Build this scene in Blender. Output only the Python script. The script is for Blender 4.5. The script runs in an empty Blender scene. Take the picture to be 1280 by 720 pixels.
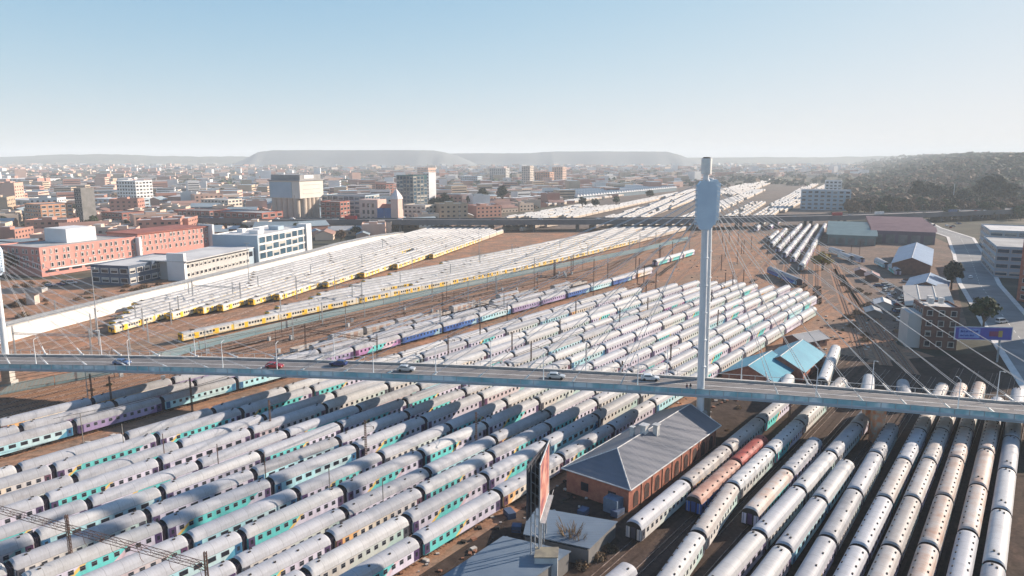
import bpy, bmesh, math, random
from mathutils import Vector, Matrix
rnd = random.Random(7)
sc = bpy.context.scene
COL = sc.collection
sin, cos, pi = math.sin, math.cos, math.pi
R = math.radians

# ---------------------------------------------------------------- camera
CAM_H, FPX = 62.0, 900.0
PITCH = math.atan(164 / 900)
cd = bpy.data.cameras.new("camera"); cam = bpy.data.objects.new("camera", cd); COL.objects.link(cam)
cam.location = (0, 0, CAM_H); cam.rotation_euler = (pi / 2 - PITCH, 0, 0)
cd.sensor_width = 36; cd.lens = 36 * FPX / 1280; cd.clip_start = 0.5; cd.clip_end = 60000
sc.camera = cam

def W(x, y, z=0.0):
    """ground (or height z) point seen at a photograph pixel"""
    c, s = cos(PITCH), sin(PITCH); X = x - 640; v = y - 360
    Y = FPX * c - v * s; Z = FPX * s + v * c; t = (CAM_H - z) / Z
    return Vector((X * t, Y * t, z))
def P(X, Y, z):
    c, s = cos(PITCH), sin(PITCH); dz = z - CAM_H
    d = Y * c - dz * s; u = Y * s + dz * c
    if d < 1: return (-9999, 9999)
    return 640 + FPX * X / d, 360 - FPX * u / d
def in_view(X, Y, z, mx=60, my=60):
    x, y = P(X, Y, z)
    return -mx < x < 1280 + mx and -my < y < 720 + my

# ---------------------------------------------------------------- light and air
SUN_AZ, SUN_EL = R(65.8), R(22.3)
wd = bpy.data.worlds.new("World"); sc.world = wd; wd.use_nodes = True
nt = wd.node_tree; bg = nt.nodes["Background"]
sky = nt.nodes.new("ShaderNodeTexSky"); sky.sky_type = 'NISHITA'; sky.sun_disc = False
sky.sun_elevation = SUN_EL; sky.sun_rotation = SUN_AZ
sky.altitude = 1700; sky.air_density = 1.0; sky.dust_density = 1.6; sky.ozone_density = 1.6
# tone curve on the sky colours: it evens the sky's brightness between the sun's side and the far side
def _vm(op, a, b):
    x = nt.nodes.new("ShaderNodeVectorMath"); x.operation = op
    for k, v in ((0, a), (1, b)):
        if isinstance(v, tuple): x.inputs[k].default_value = v
        else: nt.links.new(v, x.inputs[k])
    return x.outputs[0]
_n = sky.outputs[0]; _k = 0.13
_m = _vm('MULTIPLY', _n, (_k, _k, _k))
_sp = nt.nodes.new("ShaderNodeSeparateXYZ"); nt.links.new(_m, _sp.inputs[0]); _cb = nt.nodes.new("ShaderNodeCombineXYZ")
for _i in range(3):
    _p = nt.nodes.new("ShaderNodeMath"); _p.operation = 'POWER'; _p.inputs[1].default_value = (1.4, 1.3, 1.2)[_i]
    nt.links.new(_sp.outputs[_i], _p.inputs[0]); nt.links.new(_p.outputs[0], _cb.inputs[_i])
_m = _cb.outputs[0]
_den = _vm('ADD', _vm('MULTIPLY', _m, (1 / .265, 1 / .22, 1 / .17)), (1.0, 1.0, 1.0))
nt.links.new(_vm('DIVIDE', _vm('MULTIPLY', _m, (2.02 / _k, 2.40 / _k, 3.14 / _k)), _den), bg.inputs[0]); bg.inputs[1].default_value = 0.13
sd = bpy.data.lights.new("sun", 'SUN'); sd.energy = 5.0; sd.angle = R(0.55); sd.color = (1.0, 0.87, 0.73)
so = bpy.data.objects.new("sun", sd); COL.objects.link(so)
sdir = Vector((sin(SUN_AZ) * cos(SUN_EL), cos(SUN_AZ) * cos(SUN_EL), sin(SUN_EL)))
so.rotation_euler = (-sdir).to_track_quat('-Z', 'Y').to_euler(); so.location = (300, 200, 300)
vs = sc.view_settings; vs.view_transform = 'Standard'; vs.look = 'None'; vs.gamma = 1; vs.exposure = 0.88
vs.use_curve_mapping = False
sc.cycles.max_bounces = 5; sc.cycles.diffuse_bounces = 3; sc.cycles.volume_bounces = 1
sc.cycles.use_adaptive_sampling = True; sc.cycles.adaptive_threshold = 0.02
sc.cycles.use_denoising = True

# ---------------------------------------------------------------- materials
def nodes(m):
    return m.node_tree.nodes, m.node_tree.links
def base_mat(name, rough=0.7, metal=0.0, spec=0.3):
    m = bpy.data.materials.new(name); m.use_nodes = True
    b = m.node_tree.nodes["Principled BSDF"]
    b.inputs["Roughness"].default_value = rough; b.inputs["Metallic"].default_value = metal
    b.inputs["Specular IOR Level"].default_value = spec
    return m, b
def ramp(m, fac, stops, interp='LINEAR'):
    n, l = nodes(m); r = n.new("ShaderNodeValToRGB"); r.color_ramp.interpolation = interp
    e = r.color_ramp.elements
    while len(e) < len(stops): e.new(0.5)
    for i, (p_, c_) in enumerate(stops):
        e[i].position = p_; e[i].color = (*c_, 1)
    l.new(fac, r.inputs[0]); return r.outputs[0]
def noise(m, scale, detail=3, world=True, stretch=None, rough=0.6):
    n, l = nodes(m); t = n.new("ShaderNodeTexNoise"); t.inputs["Scale"].default_value = scale
    t.inputs["Detail"].default_value = detail; t.inputs["Roughness"].default_value = rough
    if world: src = n.new("ShaderNodeNewGeometry").outputs["Position"]
    else: src = n.new("ShaderNodeTexCoord").outputs["Object"]
    if stretch:
        mp = n.new("ShaderNodeMapping"); mp.inputs["Scale"].default_value = stretch
        l.new(src, mp.inputs[0]); src = mp.outputs[0]
    l.new(src, t.inputs[0]); return t.outputs[0]
def mix(m, a, b, fac, mode='MIX'):
    n, l = nodes(m); x = n.new("ShaderNodeMixRGB"); x.blend_type = mode
    for k, v in ((0, fac), (1, a), (2, b)):
        if isinstance(v, (int, float)): x.inputs[k].default_value = v
        elif isinstance(v, tuple): x.inputs[k].default_value = (*v, 1)
        else: l.new(v, x.inputs[k])
    return x.outputs[0]
def math_(m, op, a, b=0.0):
    n, l = nodes(m); x = n.new("ShaderNodeMath"); x.operation = op
    for k, v in ((0, a), (1, b)):
        if isinstance(v, (int, float)): x.inputs[k].default_value = v
        else: l.new(v, x.inputs[k])
    return x.outputs[0]
def vary(m, col, amt):
    """each object a little lighter or darker than its neighbours"""
    n, l = nodes(m); oi = n.new("ShaderNodeObjectInfo")
    f = ramp(m, oi.outputs["Random"], [(0, (1 - amt,) * 3), (1, (1.0,) * 3)])
    return mix(m, col, f, 1.0, 'MULTIPLY')
MATS = {}
def M(name, c, c2=None, scale=0.5, rough=0.75, metal=0.0, v=0.0, stretch=None, spec=0.3, lo=0.38, hi=0.62, detail=4, world=True):
    if name in MATS: return MATS[name]
    m, b = base_mat(name, rough, metal, spec); n, l = nodes(m)
    c2 = c2 or tuple(x * 0.78 for x in c)
    col = ramp(m, noise(m, scale, detail, world, stretch), [(lo, c2), (hi, c)])
    if v: col = vary(m, col, v)
    l.new(col, b.inputs["Base Color"]); MATS[name] = m; return m

# ground
def ground_mat(name, cols, s1=0.012, s2=0.25, bump=0.0):
    m, b = base_mat(name, 0.95, 0, 0.1); n, l = nodes(m)
    big = ramp(m, noise(m, s1, 6), [(0.30, cols[0]), (0.48, cols[1]), (0.60, cols[2]), (0.75, cols[3])])
    fine = ramp(m, noise(m, s2, 8, rough=0.78), [(0.3, (0.42,) * 3), (0.55, (1.0,) * 3), (0.75, (1.25,) * 3)])
    med = ramp(m, noise(m, s1 * 3.5, 5, rough=0.7), [(0.40, (0.0,) * 3), (0.56, (.75,) * 3)])
    big = mix(m, big, cols[4] if len(cols) > 4 else tuple(x * .7 for x in cols[1]), med)
    l.new(mix(m, big, fine, 1.0, 'MULTIPLY'), b.inputs["Base Color"]); return m
town_ground = ground_mat("town_ground", [(.16, .12, .09), (.10, .10, .075), (.22, .17, .13), (.13, .13, .12)], 0.006, 0.03)
yard_earth = ground_mat("yard_earth", [(.40, .19, .11), (.48, .245, .145), (.30, .19, .13), (.52, .32, .19), (.24, .165, .12)], 0.035, 0.6)
ash_and_shade_ground = ground_mat("ash_and_shade_ground", [(.045, .033, .028), (.075, .052, .042), (.11, .075, .058), (.06, .047, .04)], 0.04, 0.7)
dust_lot = ground_mat("dust_lot", [(.17, .12, .095), (.26, .18, .14), (.15, .12, .10), (.30, .22, .17)], 0.04, 0.5)
def track_mat():
    m, b = base_mat("ballast_and_sleepers", 0.95, 0, 0.1); n, l = nodes(m)
    tc = n.new("ShaderNodeTexCoord"); sp = n.new("ShaderNodeSeparateXYZ"); l.new(tc.outputs["Object"], sp.inputs[0])
    fx = math_(m, 'FRACT', math_(m, 'MULTIPLY', sp.outputs[0], 1 / 0.7))
    inx = math_(m, 'LESS_THAN', fx, 0.34)
    iny = math_(m, 'LESS_THAN', math_(m, 'ABSOLUTE', sp.outputs[1]), 1.05)
    sl = math_(m, 'MULTIPLY', inx, iny)
    bal = ramp(m, noise(m, 1.3, 8, rough=0.8), [(0.3, (.18, .092, .055)), (0.5, (.32, .175, .11)), (0.72, (.44, .27, .18))])
    l.new(mix(m, bal, (.10, .065, .05), sl), b.inputs["Base Color"]); return m
ballast = track_mat()
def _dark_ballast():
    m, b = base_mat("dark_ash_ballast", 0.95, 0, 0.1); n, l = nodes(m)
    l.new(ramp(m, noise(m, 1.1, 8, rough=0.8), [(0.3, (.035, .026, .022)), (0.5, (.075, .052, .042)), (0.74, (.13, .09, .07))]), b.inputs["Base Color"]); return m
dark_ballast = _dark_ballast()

# coach paint ------------------------------------------------------------
LILAC, TEAL, YEL, PURP, CYAN, WHITE_, PINK, CREAM = (.70, .65, .76), (.16, .64, .62), (.88, .60, .18), (.30, .13, .32), (.46, .76, .82), (.72, .72, .73), (.74, .56, .62), (.76, .66, .54)
LIV = {  # name: (ramp stops, door colour, words)
 'swoosh':  ([(0, LILAC), (.30, YEL), (.345, TEAL), (.66, PINK), (.72, LILAC)], (.085, .05, .13), "teal-swoosh"),
 'teal':    ([(0, LILAC), (.14, YEL), (.18, TEAL), (.80, LILAC)], (.10, .06, .14), "teal-sided"),
 'halfteal':([(0, TEAL), (.46, YEL), (.50, LILAC), (.9, LILAC)], (.09, .06, .13), "half-teal"),
 'cyan':    ([(0, CYAN), (.5, (.55, .74, .77)), (.9, (.10, .34, .50))], (.04, .13, .26), "pale-blue"),
 'pink':    ([(0, (.50, .26, .48)), (.32, TEAL), (.62, PINK), (.84, (.50, .26, .48))], (.16, .05, .14), "magenta-and-teal"),
 'lilac':   ([(0, LILAC), (.5, (.56, .52, .60)), (.9, (.66, .60, .66))], (.10, .07, .15), "lilac"),
 'white':   ([(0, (.66, .62, .58)), (.4, (.62, .66, .62)), (.8, (.50, .66, .62))], (.08, .08, .10), "off-white"),
 'cream':   ([(0, (.80, .46, .20)), (.2, CREAM), (.6, (.66, .62, .60)), (.9, LILAC)], (.14, .07, .10), "cream-and-orange"),
 'palepink':([(0, (.62, .52, .54)), (.55, (.66, .58, .58)), (.8, (.34, .56, .54)), (.92, (.62, .54, .58))], (.13, .06, .13), "pale-pink"),
 'purple':  ([(0, (.34, .26, .44)), (.5, (.46, .38, .58)), (.9, (.30, .20, .40))], (.07, .045, .12), "purple"),
 'royal':   ([(0, (.05, .13, .42)), (.5, (.07, .18, .50)), (.85, (.40, .62, .70))], (.03, .07, .22), "royal-blue"),
 'darkred': ([(0, (.42, .10, .08)), (.5, (.46, .14, .12)), (.9, (.40, .10, .08))], (.12, .05, .05), "dark-red"),
}
def livery_mat(key):
    stops = LIV[key][0]
    m, b = base_mat("coach_paint_" + key, 0.55, 0, 0.35); n, l = nodes(m)
    tc = n.new("ShaderNodeTexCoord"); sp = n.new("ShaderNodeSeparateXYZ"); l.new(tc.outputs["Object"], sp.inputs[0])
    f = math_(m, 'ADD', math_(m, 'MULTIPLY', sp.outputs[0], 1 / 19.4), 0.5)
    f = math_(m, 'ADD', f, math_(m, 'MULTIPLY', math_(m, 'SUBTRACT', 2.0, sp.outputs[2]), 0.075))
    col = ramp(m, f, stops, 'CONSTANT')
    grime = ramp(m, noise(m, 0.9, 6, True, (1, 1, .35)), [(0.30, (.70, .66, .64)), (0.55, (1, 1, 1))])
    col = mix(m, col, grime, 0.6, 'MULTIPLY')
    low = ramp(m, sp.outputs[2], [(0.0, (.6, .52, .46)), (1.0, (1, 1, 1))])
    l.new(vary(m, col, 0.16), b.inputs["Base Color"]); return m
def roof_mat(name, c1, c2, c3, v=0.2):
    m, b = base_mat(name, 0.62, 0, 0.3); n, l = nodes(m)
    col = ramp(m, noise(m, 0.35, 7, rough=0.7), [(0.30, c3), (0.47, c2), (0.62, c1)])
    tc = n.new("ShaderNodeTexCoord"); sp = n.new("ShaderNodeSeparateXYZ"); l.new(tc.outputs["Object"], sp.inputs[0])
    fx = math_(m, 'FRACT', math_(m, 'MULTIPLY', sp.outputs[0], 1 / 2.45))
    seam = math_(m, 'LESS_THAN', fx, 0.03)
    col = mix(m, col, tuple(x * .74 for x in c2), seam)
    streak = ramp(m, noise(m, 2.2, 4, False, (2.5, .35, .35)), [(0.36, (.86, .84, .82)), (0.55, (1, 1, 1))])
    col = mix(m, col, streak, 0.6, 'MULTIPLY')
    l.new(vary(m, col, v), b.inputs["Base Color"]); return m
ROOFS = {
 'white':  (roof_mat("roof_white", (.45, .45, .475), (.42, .42, .445), (.36, .36, .375)), "pale-grey-roofed"),
 'bright': (roof_mat("roof_bright", (.54, .535, .535), (.50, .49, .49), (.42, .41, .405)), "whitish-roofed"),
 'dull':   (roof_mat("roof_dull", (.42, .42, .44), (.36, .355, .37), (.27, .26, .265)), "dull-grey-roofed"),
 'rusty':  (roof_mat("roof_rusty", (.50, .47, .45), (.50, .39, .33), (.44, .26, .19)), "rust-stained"),
 'weathered': (roof_mat("roof_weathered", (.46, .435, .42), (.43, .385, .36), (.36, .30, .27)), "weathered grey-brown"),
 'salmon': (roof_mat("roof_salmon", (.50, .33, .27), (.46, .26, .20), (.34, .17, .13)), "salmon-roofed"),
 'red':    (roof_mat("roof_red", (.40, .085, .07), (.34, .075, .06), (.24, .06, .05)), "red-roofed"),
}
dark = M("underframe_black", (.045, .038, .035), (.03, .024, .02), 1.2, 0.8)
rustdark = M("rusty_bogie", (.13, .075, .05), (.05, .035, .03), 2.0, 0.8)
glass_dark = M("window_glass", (.035, .038, .05), (.02, .024, .034), 0.6, 0.12, spec=0.6)
glass_blue = M("blue_glass", (.06, .12, .17), (.03, .06, .09), 0.12, 0.1, spec=0.8)
frame_grey = M("window_frame_grey", (.33, .33, .35), None, 1)
steel = M("rail_steel", (.36, .29, .26), (.15, .10, .08), 0.8, 0.5, 0.3)
white_steel = M("white_painted_steel", (.78, .78, .78), (.70, .70, .71), 0.3, 0.4)
grey_steel = M("galvanised_steel", (.42, .43, .44), (.30, .31, .32), 0.6, 0.5, 0.2)
rust_steel = M("rusty_mast_steel", (.17, .10, .075), (.085, .055, .045), 0.8, 0.75)
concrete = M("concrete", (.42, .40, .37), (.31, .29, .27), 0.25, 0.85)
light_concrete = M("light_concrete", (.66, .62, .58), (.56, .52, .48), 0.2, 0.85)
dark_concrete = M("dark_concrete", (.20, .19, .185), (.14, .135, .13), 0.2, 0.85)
asphalt = M("asphalt", (.205, .19, .185), (.165, .15, .145), 0.35, 0.9)
road_grey = M("pale_road", (.26, .255, .25), (.19, .185, .185), 0.08, 0.9)
white_paint = M("road_paint_white", (.72, .70, .66), (.55, .53, .5), 1.5)
rubber = M("tyre_rubber", (.025, .025, .025))
wood_pole = M("weathered_pole", (.30, .27, .24), (.20, .18, .16), 1)

# ---------------------------------------------------------------- mesh builder
class MB:
    def __init__(self): self.v = []; self.f = []; self.m = []
    def quad(self, pts, m=0):
        i = len(self.v); self.v += [tuple(p) for p in pts]; self.f.append(tuple(range(i, i + len(pts)))); self.m.append(m)
    def box(self, x0, x1, y0, y1, z0, z1, m=0, rz=0, c=(0, 0), top=None):
        i = len(self.v); cr, sr = cos(rz), sin(rz)
        for z in (z0, z1):
            for x, y in ((x0, y0), (x1, y0), (x1, y1), (x0, y1)):
                self.v.append((c[0] + x * cr - y * sr, c[1] + x * sr + y * cr, z))
        for k, f in enumerate(((3, 2, 1, 0), (4, 5, 6, 7), (0, 1, 5, 4), (1, 2, 6, 5), (2, 3, 7, 6), (3, 0, 4, 7))):
            self.f.append(tuple(i + a for a in f)); self.m.append(top if (k == 1 and top is not None) else m)
    def prism(self, poly, z0, z1, m=0, top=None):
        n = len(poly); i = len(self.v)
        A = sum(poly[k][0] * poly[(k + 1) % n][1] - poly[(k + 1) % n][0] * poly[k][1] for k in range(n))
        if A < 0: poly = poly[::-1]
        self.v += [(p[0], p[1], z0) for p in poly] + [(p[0], p[1], z1) for p in poly]
        self.f.append(tuple(range(i + n - 1, i - 1, -1))); self.m.append(m)
        self.f.append(tuple(range(i + n, i + 2 * n))); self.m.append(m if top is None else top)
        for k in range(n):
            a, b = i + k, i + (k + 1) % n; self.f.append((a, b, b + n, a + n)); self.m.append(m)
    def tube(self, p0, p1, r0, r1=None, n=8, m=0, cap=True):
        r1 = r0 if r1 is None else r1; p0 = Vector(p0); p1 = Vector(p1); d = (p1 - p0)
        if d.length < 1e-6: return
        d.normalize(); a = d.orthogonal().normalized(); b = d.cross(a); i = len(self.v)
        for p_, r_ in ((p0, r0), (p1, r1)):
            for k in range(n):
                t = 2 * pi * k / n; self.v.append(tuple(p_ + a * (r_ * cos(t)) + b * (r_ * sin(t))))
        for k in range(n):
            k2 = (k + 1) % n; self.f.append((i + k, i + k2, i + n + k2, i + n + k)); self.m.append(m)
        if cap:
            self.f.append(tuple(range(i + n - 1, i - 1, -1))); self.m.append(m)
            self.f.append(tuple(range(i + n, i + 2 * n))); self.m.append(m)
    def loft(self, rings, m=0, closed=True, caps=True, mf=None):
        i = len(self.v); n = len(rings[0])
        for r in rings: self.v += [tuple(p) for p in r]
        for a in range(len(rings) - 1):
            for k in range(n if closed else n - 1):
                k2 = (k + 1) % n
                self.f.append((i + a * n + k, i + a * n + k2, i + (a + 1) * n + k2, i + (a + 1) * n + k)); self.m.append(mf(a, k) if mf else m)
        if caps:
            self.f.append(tuple(i + k for k in range(n - 1, -1, -1))); self.m.append(m)
            j = i + (len(rings) - 1) * n; self.f.append(tuple(j + k for k in range(n))); self.m.append(m)
    def mesh(self, name, mats, smooth=False):
        me = bpy.data.meshes.new(name); me.from_pydata(self.v, [], self.f)
        if not isinstance(mats, (list, tuple)): mats = [mats]
        for x in mats: me.materials.append(x)
        me.polygons.foreach_set("material_index", self.m)
        if smooth: me.polygons.foreach_set("use_smooth", [True] * len(self.f))
        me.update(); return me
    def build(self, name, mats, parent=None, smooth=False, loc=None, rz=0, **kw):
        return add(name, self.mesh(name, mats, smooth), parent, loc, rz, **kw)
def add(name, me, parent=None, loc=None, rz=0, label=None, cat=None, group=None, kind=None):
    o = bpy.data.objects.new(name, me); COL.objects.link(o)
    if parent: o.parent = parent
    if loc is not None: o.location = loc
    if rz: o.rotation_euler = (0, 0, rz)
    if label: o["label"] = label
    if cat: o["category"] = cat
    if group: o["group"] = group
    if kind: o["kind"] = kind
    return o
def thing(name, loc, rz, label, cat, group=None):
    o = add(name, None, None, loc, rz, label, cat, group); o.empty_display_size = 1; return o
def dup(root, loc, rz, label, group=None):
    r = root.copy(); COL.objects.link(r); r.location = loc; r.rotation_euler = (0, 0, rz)
    r["label"] = label
    if group: r["group"] = group
    for ch in root.children:
        c = ch.copy(); COL.objects.link(c); c.parent = r
        for g in ch.children:
            d = g.copy(); COL.objects.link(d); d.parent = c
    return r
ORD = "first second third fourth fifth sixth seventh eighth ninth tenth eleventh twelfth thirteenth fourteenth fifteenth sixteenth seventeenth eighteenth nineteenth twentieth".split()
TENS = {20: "twenty", 30: "thirty", 40: "forty", 50: "fifty", 60: "sixty", 70: "seventy", 80: "eighty", 90: "ninety"}
def ordn(i):  # 1-based
    if i <= 20: return ORD[i - 1]
    t, u = i // 10 * 10, i % 10
    if i >= 100: return "hundred-and-" + (ordn(i - 100) if i > 100 else "zeroth")
    return (TENS[t] + "-" + ORD[u - 1]) if u else TENS[t][:-1] + "ieth"
YA = R(37.5)
def UV(u, v): return (u * sin(YA) + v * cos(YA), u * cos(YA) - v * sin(YA))
YROT = pi / 2 - YA

# ---------------------------------------------------------------- setting: ground
def sheet(name, poly, z, m, kind="structure"):
    b = MB(); pts = [(p[0], p[1], z) for p in poly]
    A = sum(poly[k][0] * poly[(k + 1) % len(poly)][1] - poly[(k + 1) % len(poly)][0] * poly[k][1] for k in range(len(poly)))
    if A < 0: pts = pts[::-1]
    b.quad(pts); return b.build(name, m, kind=kind)
sheet("ground", [(-15000, -600), (15000, -600), (15000, 16000), (-15000, 16000)], -0.10, town_ground)
sheet("yard_ground", [(-260, 60), (-215, 150), (-180, 215), (-168, 262), (-156, 324), (-130, 443), (-108, 543), (-62, 640), (-10, 760), (150, 1100), (420, 1700), (700, 1700), (520, 1120), (330, 760), (262, 560), (215, 440), (185, 360), (150, 300), (128, 240), (150, 160), (150, 40), (0, 30)], -0.04, yard_earth)
sheet("far_yard_ground", [(-60, 640), (-10, 760), (150, 1100), (420, 1700), (700, 1700), (520, 1120), (330, 760), (262, 575), (200, 590), (60, 600), (-30, 606)], -0.01, ground_mat("far_yard_ash", [(.17, .135, .115), (.22, .17, .14), (.14, .12, .11), (.26, .19, .15)], 0.02, 0.2))
sheet("ash_and_shade_ground", [(-62, 40), (-32, 75), (4.2, 123), (40.7, 170), (64, 198), (92, 208), (112, 214), (150, 224), (190, 240), (230, 300), (240, 160), (240, 20), (60, 10)], 0.0, ash_and_shade_ground)  # dark ash; its left margin also stands in for the goods shed's shadow
sheet("dusty_lot", [(-330, 300), (-236, 250), (-186, 215), (-172, 262), (-160, 324), (-150, 372), (-215, 370), (-262, 360)], -0.02, yard_earth)
sheet("dirt_lot", [(140, 352), (150, 400), (175, 480), (215, 560), (250, 640), (330, 640), (330, 560), (300, 470), (245, 392), (200, 316), (170, 262), (128, 240)], 0.02, dust_lot)
# road on the right, kerbs and markings
def strip(poly_c, wl, wr, z):
    L = []; Rr = []
    for i, p in enumerate(poly_c):
        a = poly_c[max(0, i - 1)]; b = poly_c[min(len(poly_c) - 1, i + 1)]
        d = Vector((b[0] - a[0], b[1] - a[1])).normalized(); n = Vector((d.y, -d.x))
        L.append((p[0] - n.x * wl, p[1] - n.y * wl)); Rr.append((p[0] + n.x * wr, p[1] + n.y * wr))
    return L, Rr
RC = [(120, 130), (186, 262), (232, 352), (290, 452), (350, 560), (372, 640), (420, 760)]
L, Rr = strip(RC, 7.5, 7.5, 0); sheet("road", L + Rr[::-1], 0.05, road_grey)
for side in (-1, 1):
    L, Rr = strip(RC, 9.5 if side < 0 else -7.5, -7.5 if side < 0 else 9.5, 0)
    b_ = MB()
    for i in range(len(L) - 1): b_.prism([L[i], L[i + 1], Rr[i + 1], Rr[i]], -0.05, 0.17)
    b_.build("pavement", light_concrete, kind="structure")
mk = MB()
for i in range(len(RC) - 1):
    a, c = Vector(RC[i]), Vector(RC[i + 1]); n = int((c - a).length // 9)
    d = (c - a).normalized(); q = Vector((d.y, -d.x))
    for k in range(n):
        for off in (0,):
            s0 = a + d * (k * 9) + q * off
            p4 = [s0 - q * .12, s0 + q * .12, s0 + q * .12 + d * 4, s0 - q * .12 + d * 4]
            mk.quad([(p_[0], p_[1], 0.056) for p_ in p4])
mk.build("road_markings", white_paint, kind="structure")

# hills and mine dumps on the skyline
def ridge(name, pts, depth, m, n=60, jag=0.0):
    """pts: (X, Y, height) crest line; a real ridge with front and back slopes"""
    b = MB(); rows = []
    for i in range(n + 1):
        t = i / n * (len(pts) - 1); k = min(int(t), len(pts) - 2); f = t - k
        p = Vector(pts[k]).lerp(Vector(pts[k + 1]), f)
        h = max(p.z + jag * (rnd.random() - .5), 1)
        row = []
        for dy, hh in ((-depth, -1), (-depth * .62, h * .45), (-depth * .3, h * .93), (0, h), (depth * .35, h * .9), (depth, -1)):
            row.append((p.x, p.y + dy * (1 + .05 * sin(i * .37)), hh))
        rows.append(row)
    i0 = len(b.v)
    for r_ in rows: b.v += r_
    for a in range(n):
        for k in range(5):
            q = i0 + a * 6 + k; b.f.append((q, q + 6, q + 7, q + 1)); b.m.append(0)
    return b.build(name, m, kind="structure", smooth=True)
dump = M("mine_dump_sand", (.19, .20, .19), (.16, .17, .165), 0.004, 0.95)
hillm = M("hill_scrub", (.13, .13, .09), (.07, .08, .055), 0.006, 0.95, detail=6)
ridge("hill", [(-1790, 4700, 3), (-1700, 4700, 45), (-1600, 4700, 96), (-1530, 4700, 104), (-1300, 4700, 105), (-1050, 4700, 104), (-800, 4700, 105), (-600, 4700, 104), (-500, 4710, 103), (-430, 4720, 90), (-330, 4730, 60), (-200, 4750, 3)], 300, dump, 110, 1.5)
ridge("hill", [(-620, 5000, 40), (-480, 5000, 84), (-250, 5000, 87), (-50, 5000, 86), (120, 5000, 87), (230, 5000, 95), (300, 5000, 98), (500, 5000, 99), (750, 5000, 98), (950, 5000, 98), (1060, 5000, 96), (1130, 5000, 78), (1230, 5000, 40), (1350, 5000, 3)], 320, dump, 130, 1.5)
ridge("hill", [(-6200, 6400, 50), (-5200, 6400, 66), (-4200, 6300, 62), (-3700, 6000, 78), (-3300, 5900, 82), (-2900, 5900, 70), (-2200, 6000, 62), (-1000, 6200, 60), (800, 6400, 58), (2600, 6500, 60), (3600, 6400, 70), (5200, 6400, 90)], 700, hillm, 160, 9)
# wooded hillside to the right
def hill_h(X, Y):
    u = (X - 0.44 * Y - 20) / 520.0
    t = max(0.0, min(1.0, u)); h = (t * t * (3 - 2 * t)) * 66
    k = max(0.0, min(1.0, (Y - 780) / 1000)); h *= k * k * (3 - 2 * k)
    return h + (4 * sin(X * .011) * sin(Y * .009) if h > 8 else 0)
hb = MB(); NX, NY = 44, 34
for j in range(NY + 1):
    for i in range(NX + 1):
        Y = 560 + (j / NY) ** 1.5 * 3600; X = 0.44 * Y + 100 + (i / NX) ** 1.2 * 2600
        hb.v.append((X, Y, hill_h(X, Y) - .2))
for j in range(NY):
    for i in range(NX):
        a = j * (NX + 1) + i; hb.f.append((a, a + 1, a + NX + 2, a + NX + 1)); hb.m.append(0)
hb.build("hillside", M("hillside_scrub", (.17, .115, .075), (.075, .08, .05), 0.012, 0.95, detail=6), kind="structure", smooth=True)
HAZE = 0.00015
# ---------------------------------------------------------------- passenger coaches
CL, CW = 19.0, 2.95
def roof_profile(n=10, w=CW, z0=2.84, h=1.34):
    out = []
    for k in range(n + 1):
        t = -1 + 2 * k / n
        out.append((t * (w / 2 + .03), z0 + h * (1 - abs(t) ** 2.3) ** 0.56))
    return out
_c = {}
def cached(key, fn):
    if key not in _c: _c[key] = fn()
    return _c[key]
def body_mesh(liv, detail):
    b = MB(); L, w = CL / 2, CW / 2
    b.loft([[(x, -w * k, .92), (x, -w * k, 1.0), (x, -w * k, 2.84), (x, w * k, 2.84), (x, w * k, 1.0), (x, w * k, .92)] for x, k in ((-L, .93), (-L + .35, 1), (L - .35, 1), (L, .93))][::-1], 0, True, False)
    b.quad([(-L, w * .93, .92), (-L, -w * .93, .92), (-L, -w * .93, 2.84), (-L, -w * .6, 3.4), (-L, 0, 3.7), (-L, w * .6, 3.4), (-L, w * .93, 2.84)][::-1], 0)
    b.quad([(L, w * .93, .92), (L, -w * .93, .92), (L, -w * .93, 2.84), (L, -w * .6, 3.4), (L, 0, 3.7), (L, w * .6, 3.4), (L, w * .93, 2.84)], 0)
    for s in (-1, 1):       # end door, its dark frame and two white handrail pillars
        b.box(s * L - .06, s * L + .06, -.62, .62, .95, 3.15, 1); b.box(s * L - .09, s * L + .09, -.4, .4, 1.05, 2.95, 4)
        for y in (-1.12, 1.12): b.box(s * L - .07, s * L + .07, y - .07, y + .07, .95, 2.9, 2)
    for s in (-1, 1):       # cant rail above the windows
        b.box(-L + .3, L - .3, s * w - .03 if s > 0 else -w - .03, s * w + .03 if s > 0 else -w + .03, 2.78, 2.85, 2)
    if detail < 2:          # windows too small to be parts here: recessed dark panes along the side
        for s in (-1, 1):
            y0, y1 = (w - .01, w + .012) if s > 0 else (-w - .012, -w + .01)
            for k in range(10): b.box(-7.3 + k * 1.62 - .34, -7.3 + k * 1.62 + .34, y0, y1, 1.85, 2.52, 3)
            for x in (-L + .66, L - .66): b.box(x - .5, x + .5, y0, y1, 1.05, 2.7, 4)
    else:
        for k in range(10): b.box(-7.3 + k * 1.62 - .34, -7.3 + k * 1.62 + .34, w - .01, w + .012, 1.85, 2.52, 3)
    door = M("coach_door_" + liv, LIV[liv][1], None, 1, 0.5)
    return b.mesh("coach_body_" + liv, [cached("lm" + liv, lambda: livery_mat(liv)), dark, frame_grey, glass_dark, door])
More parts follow.
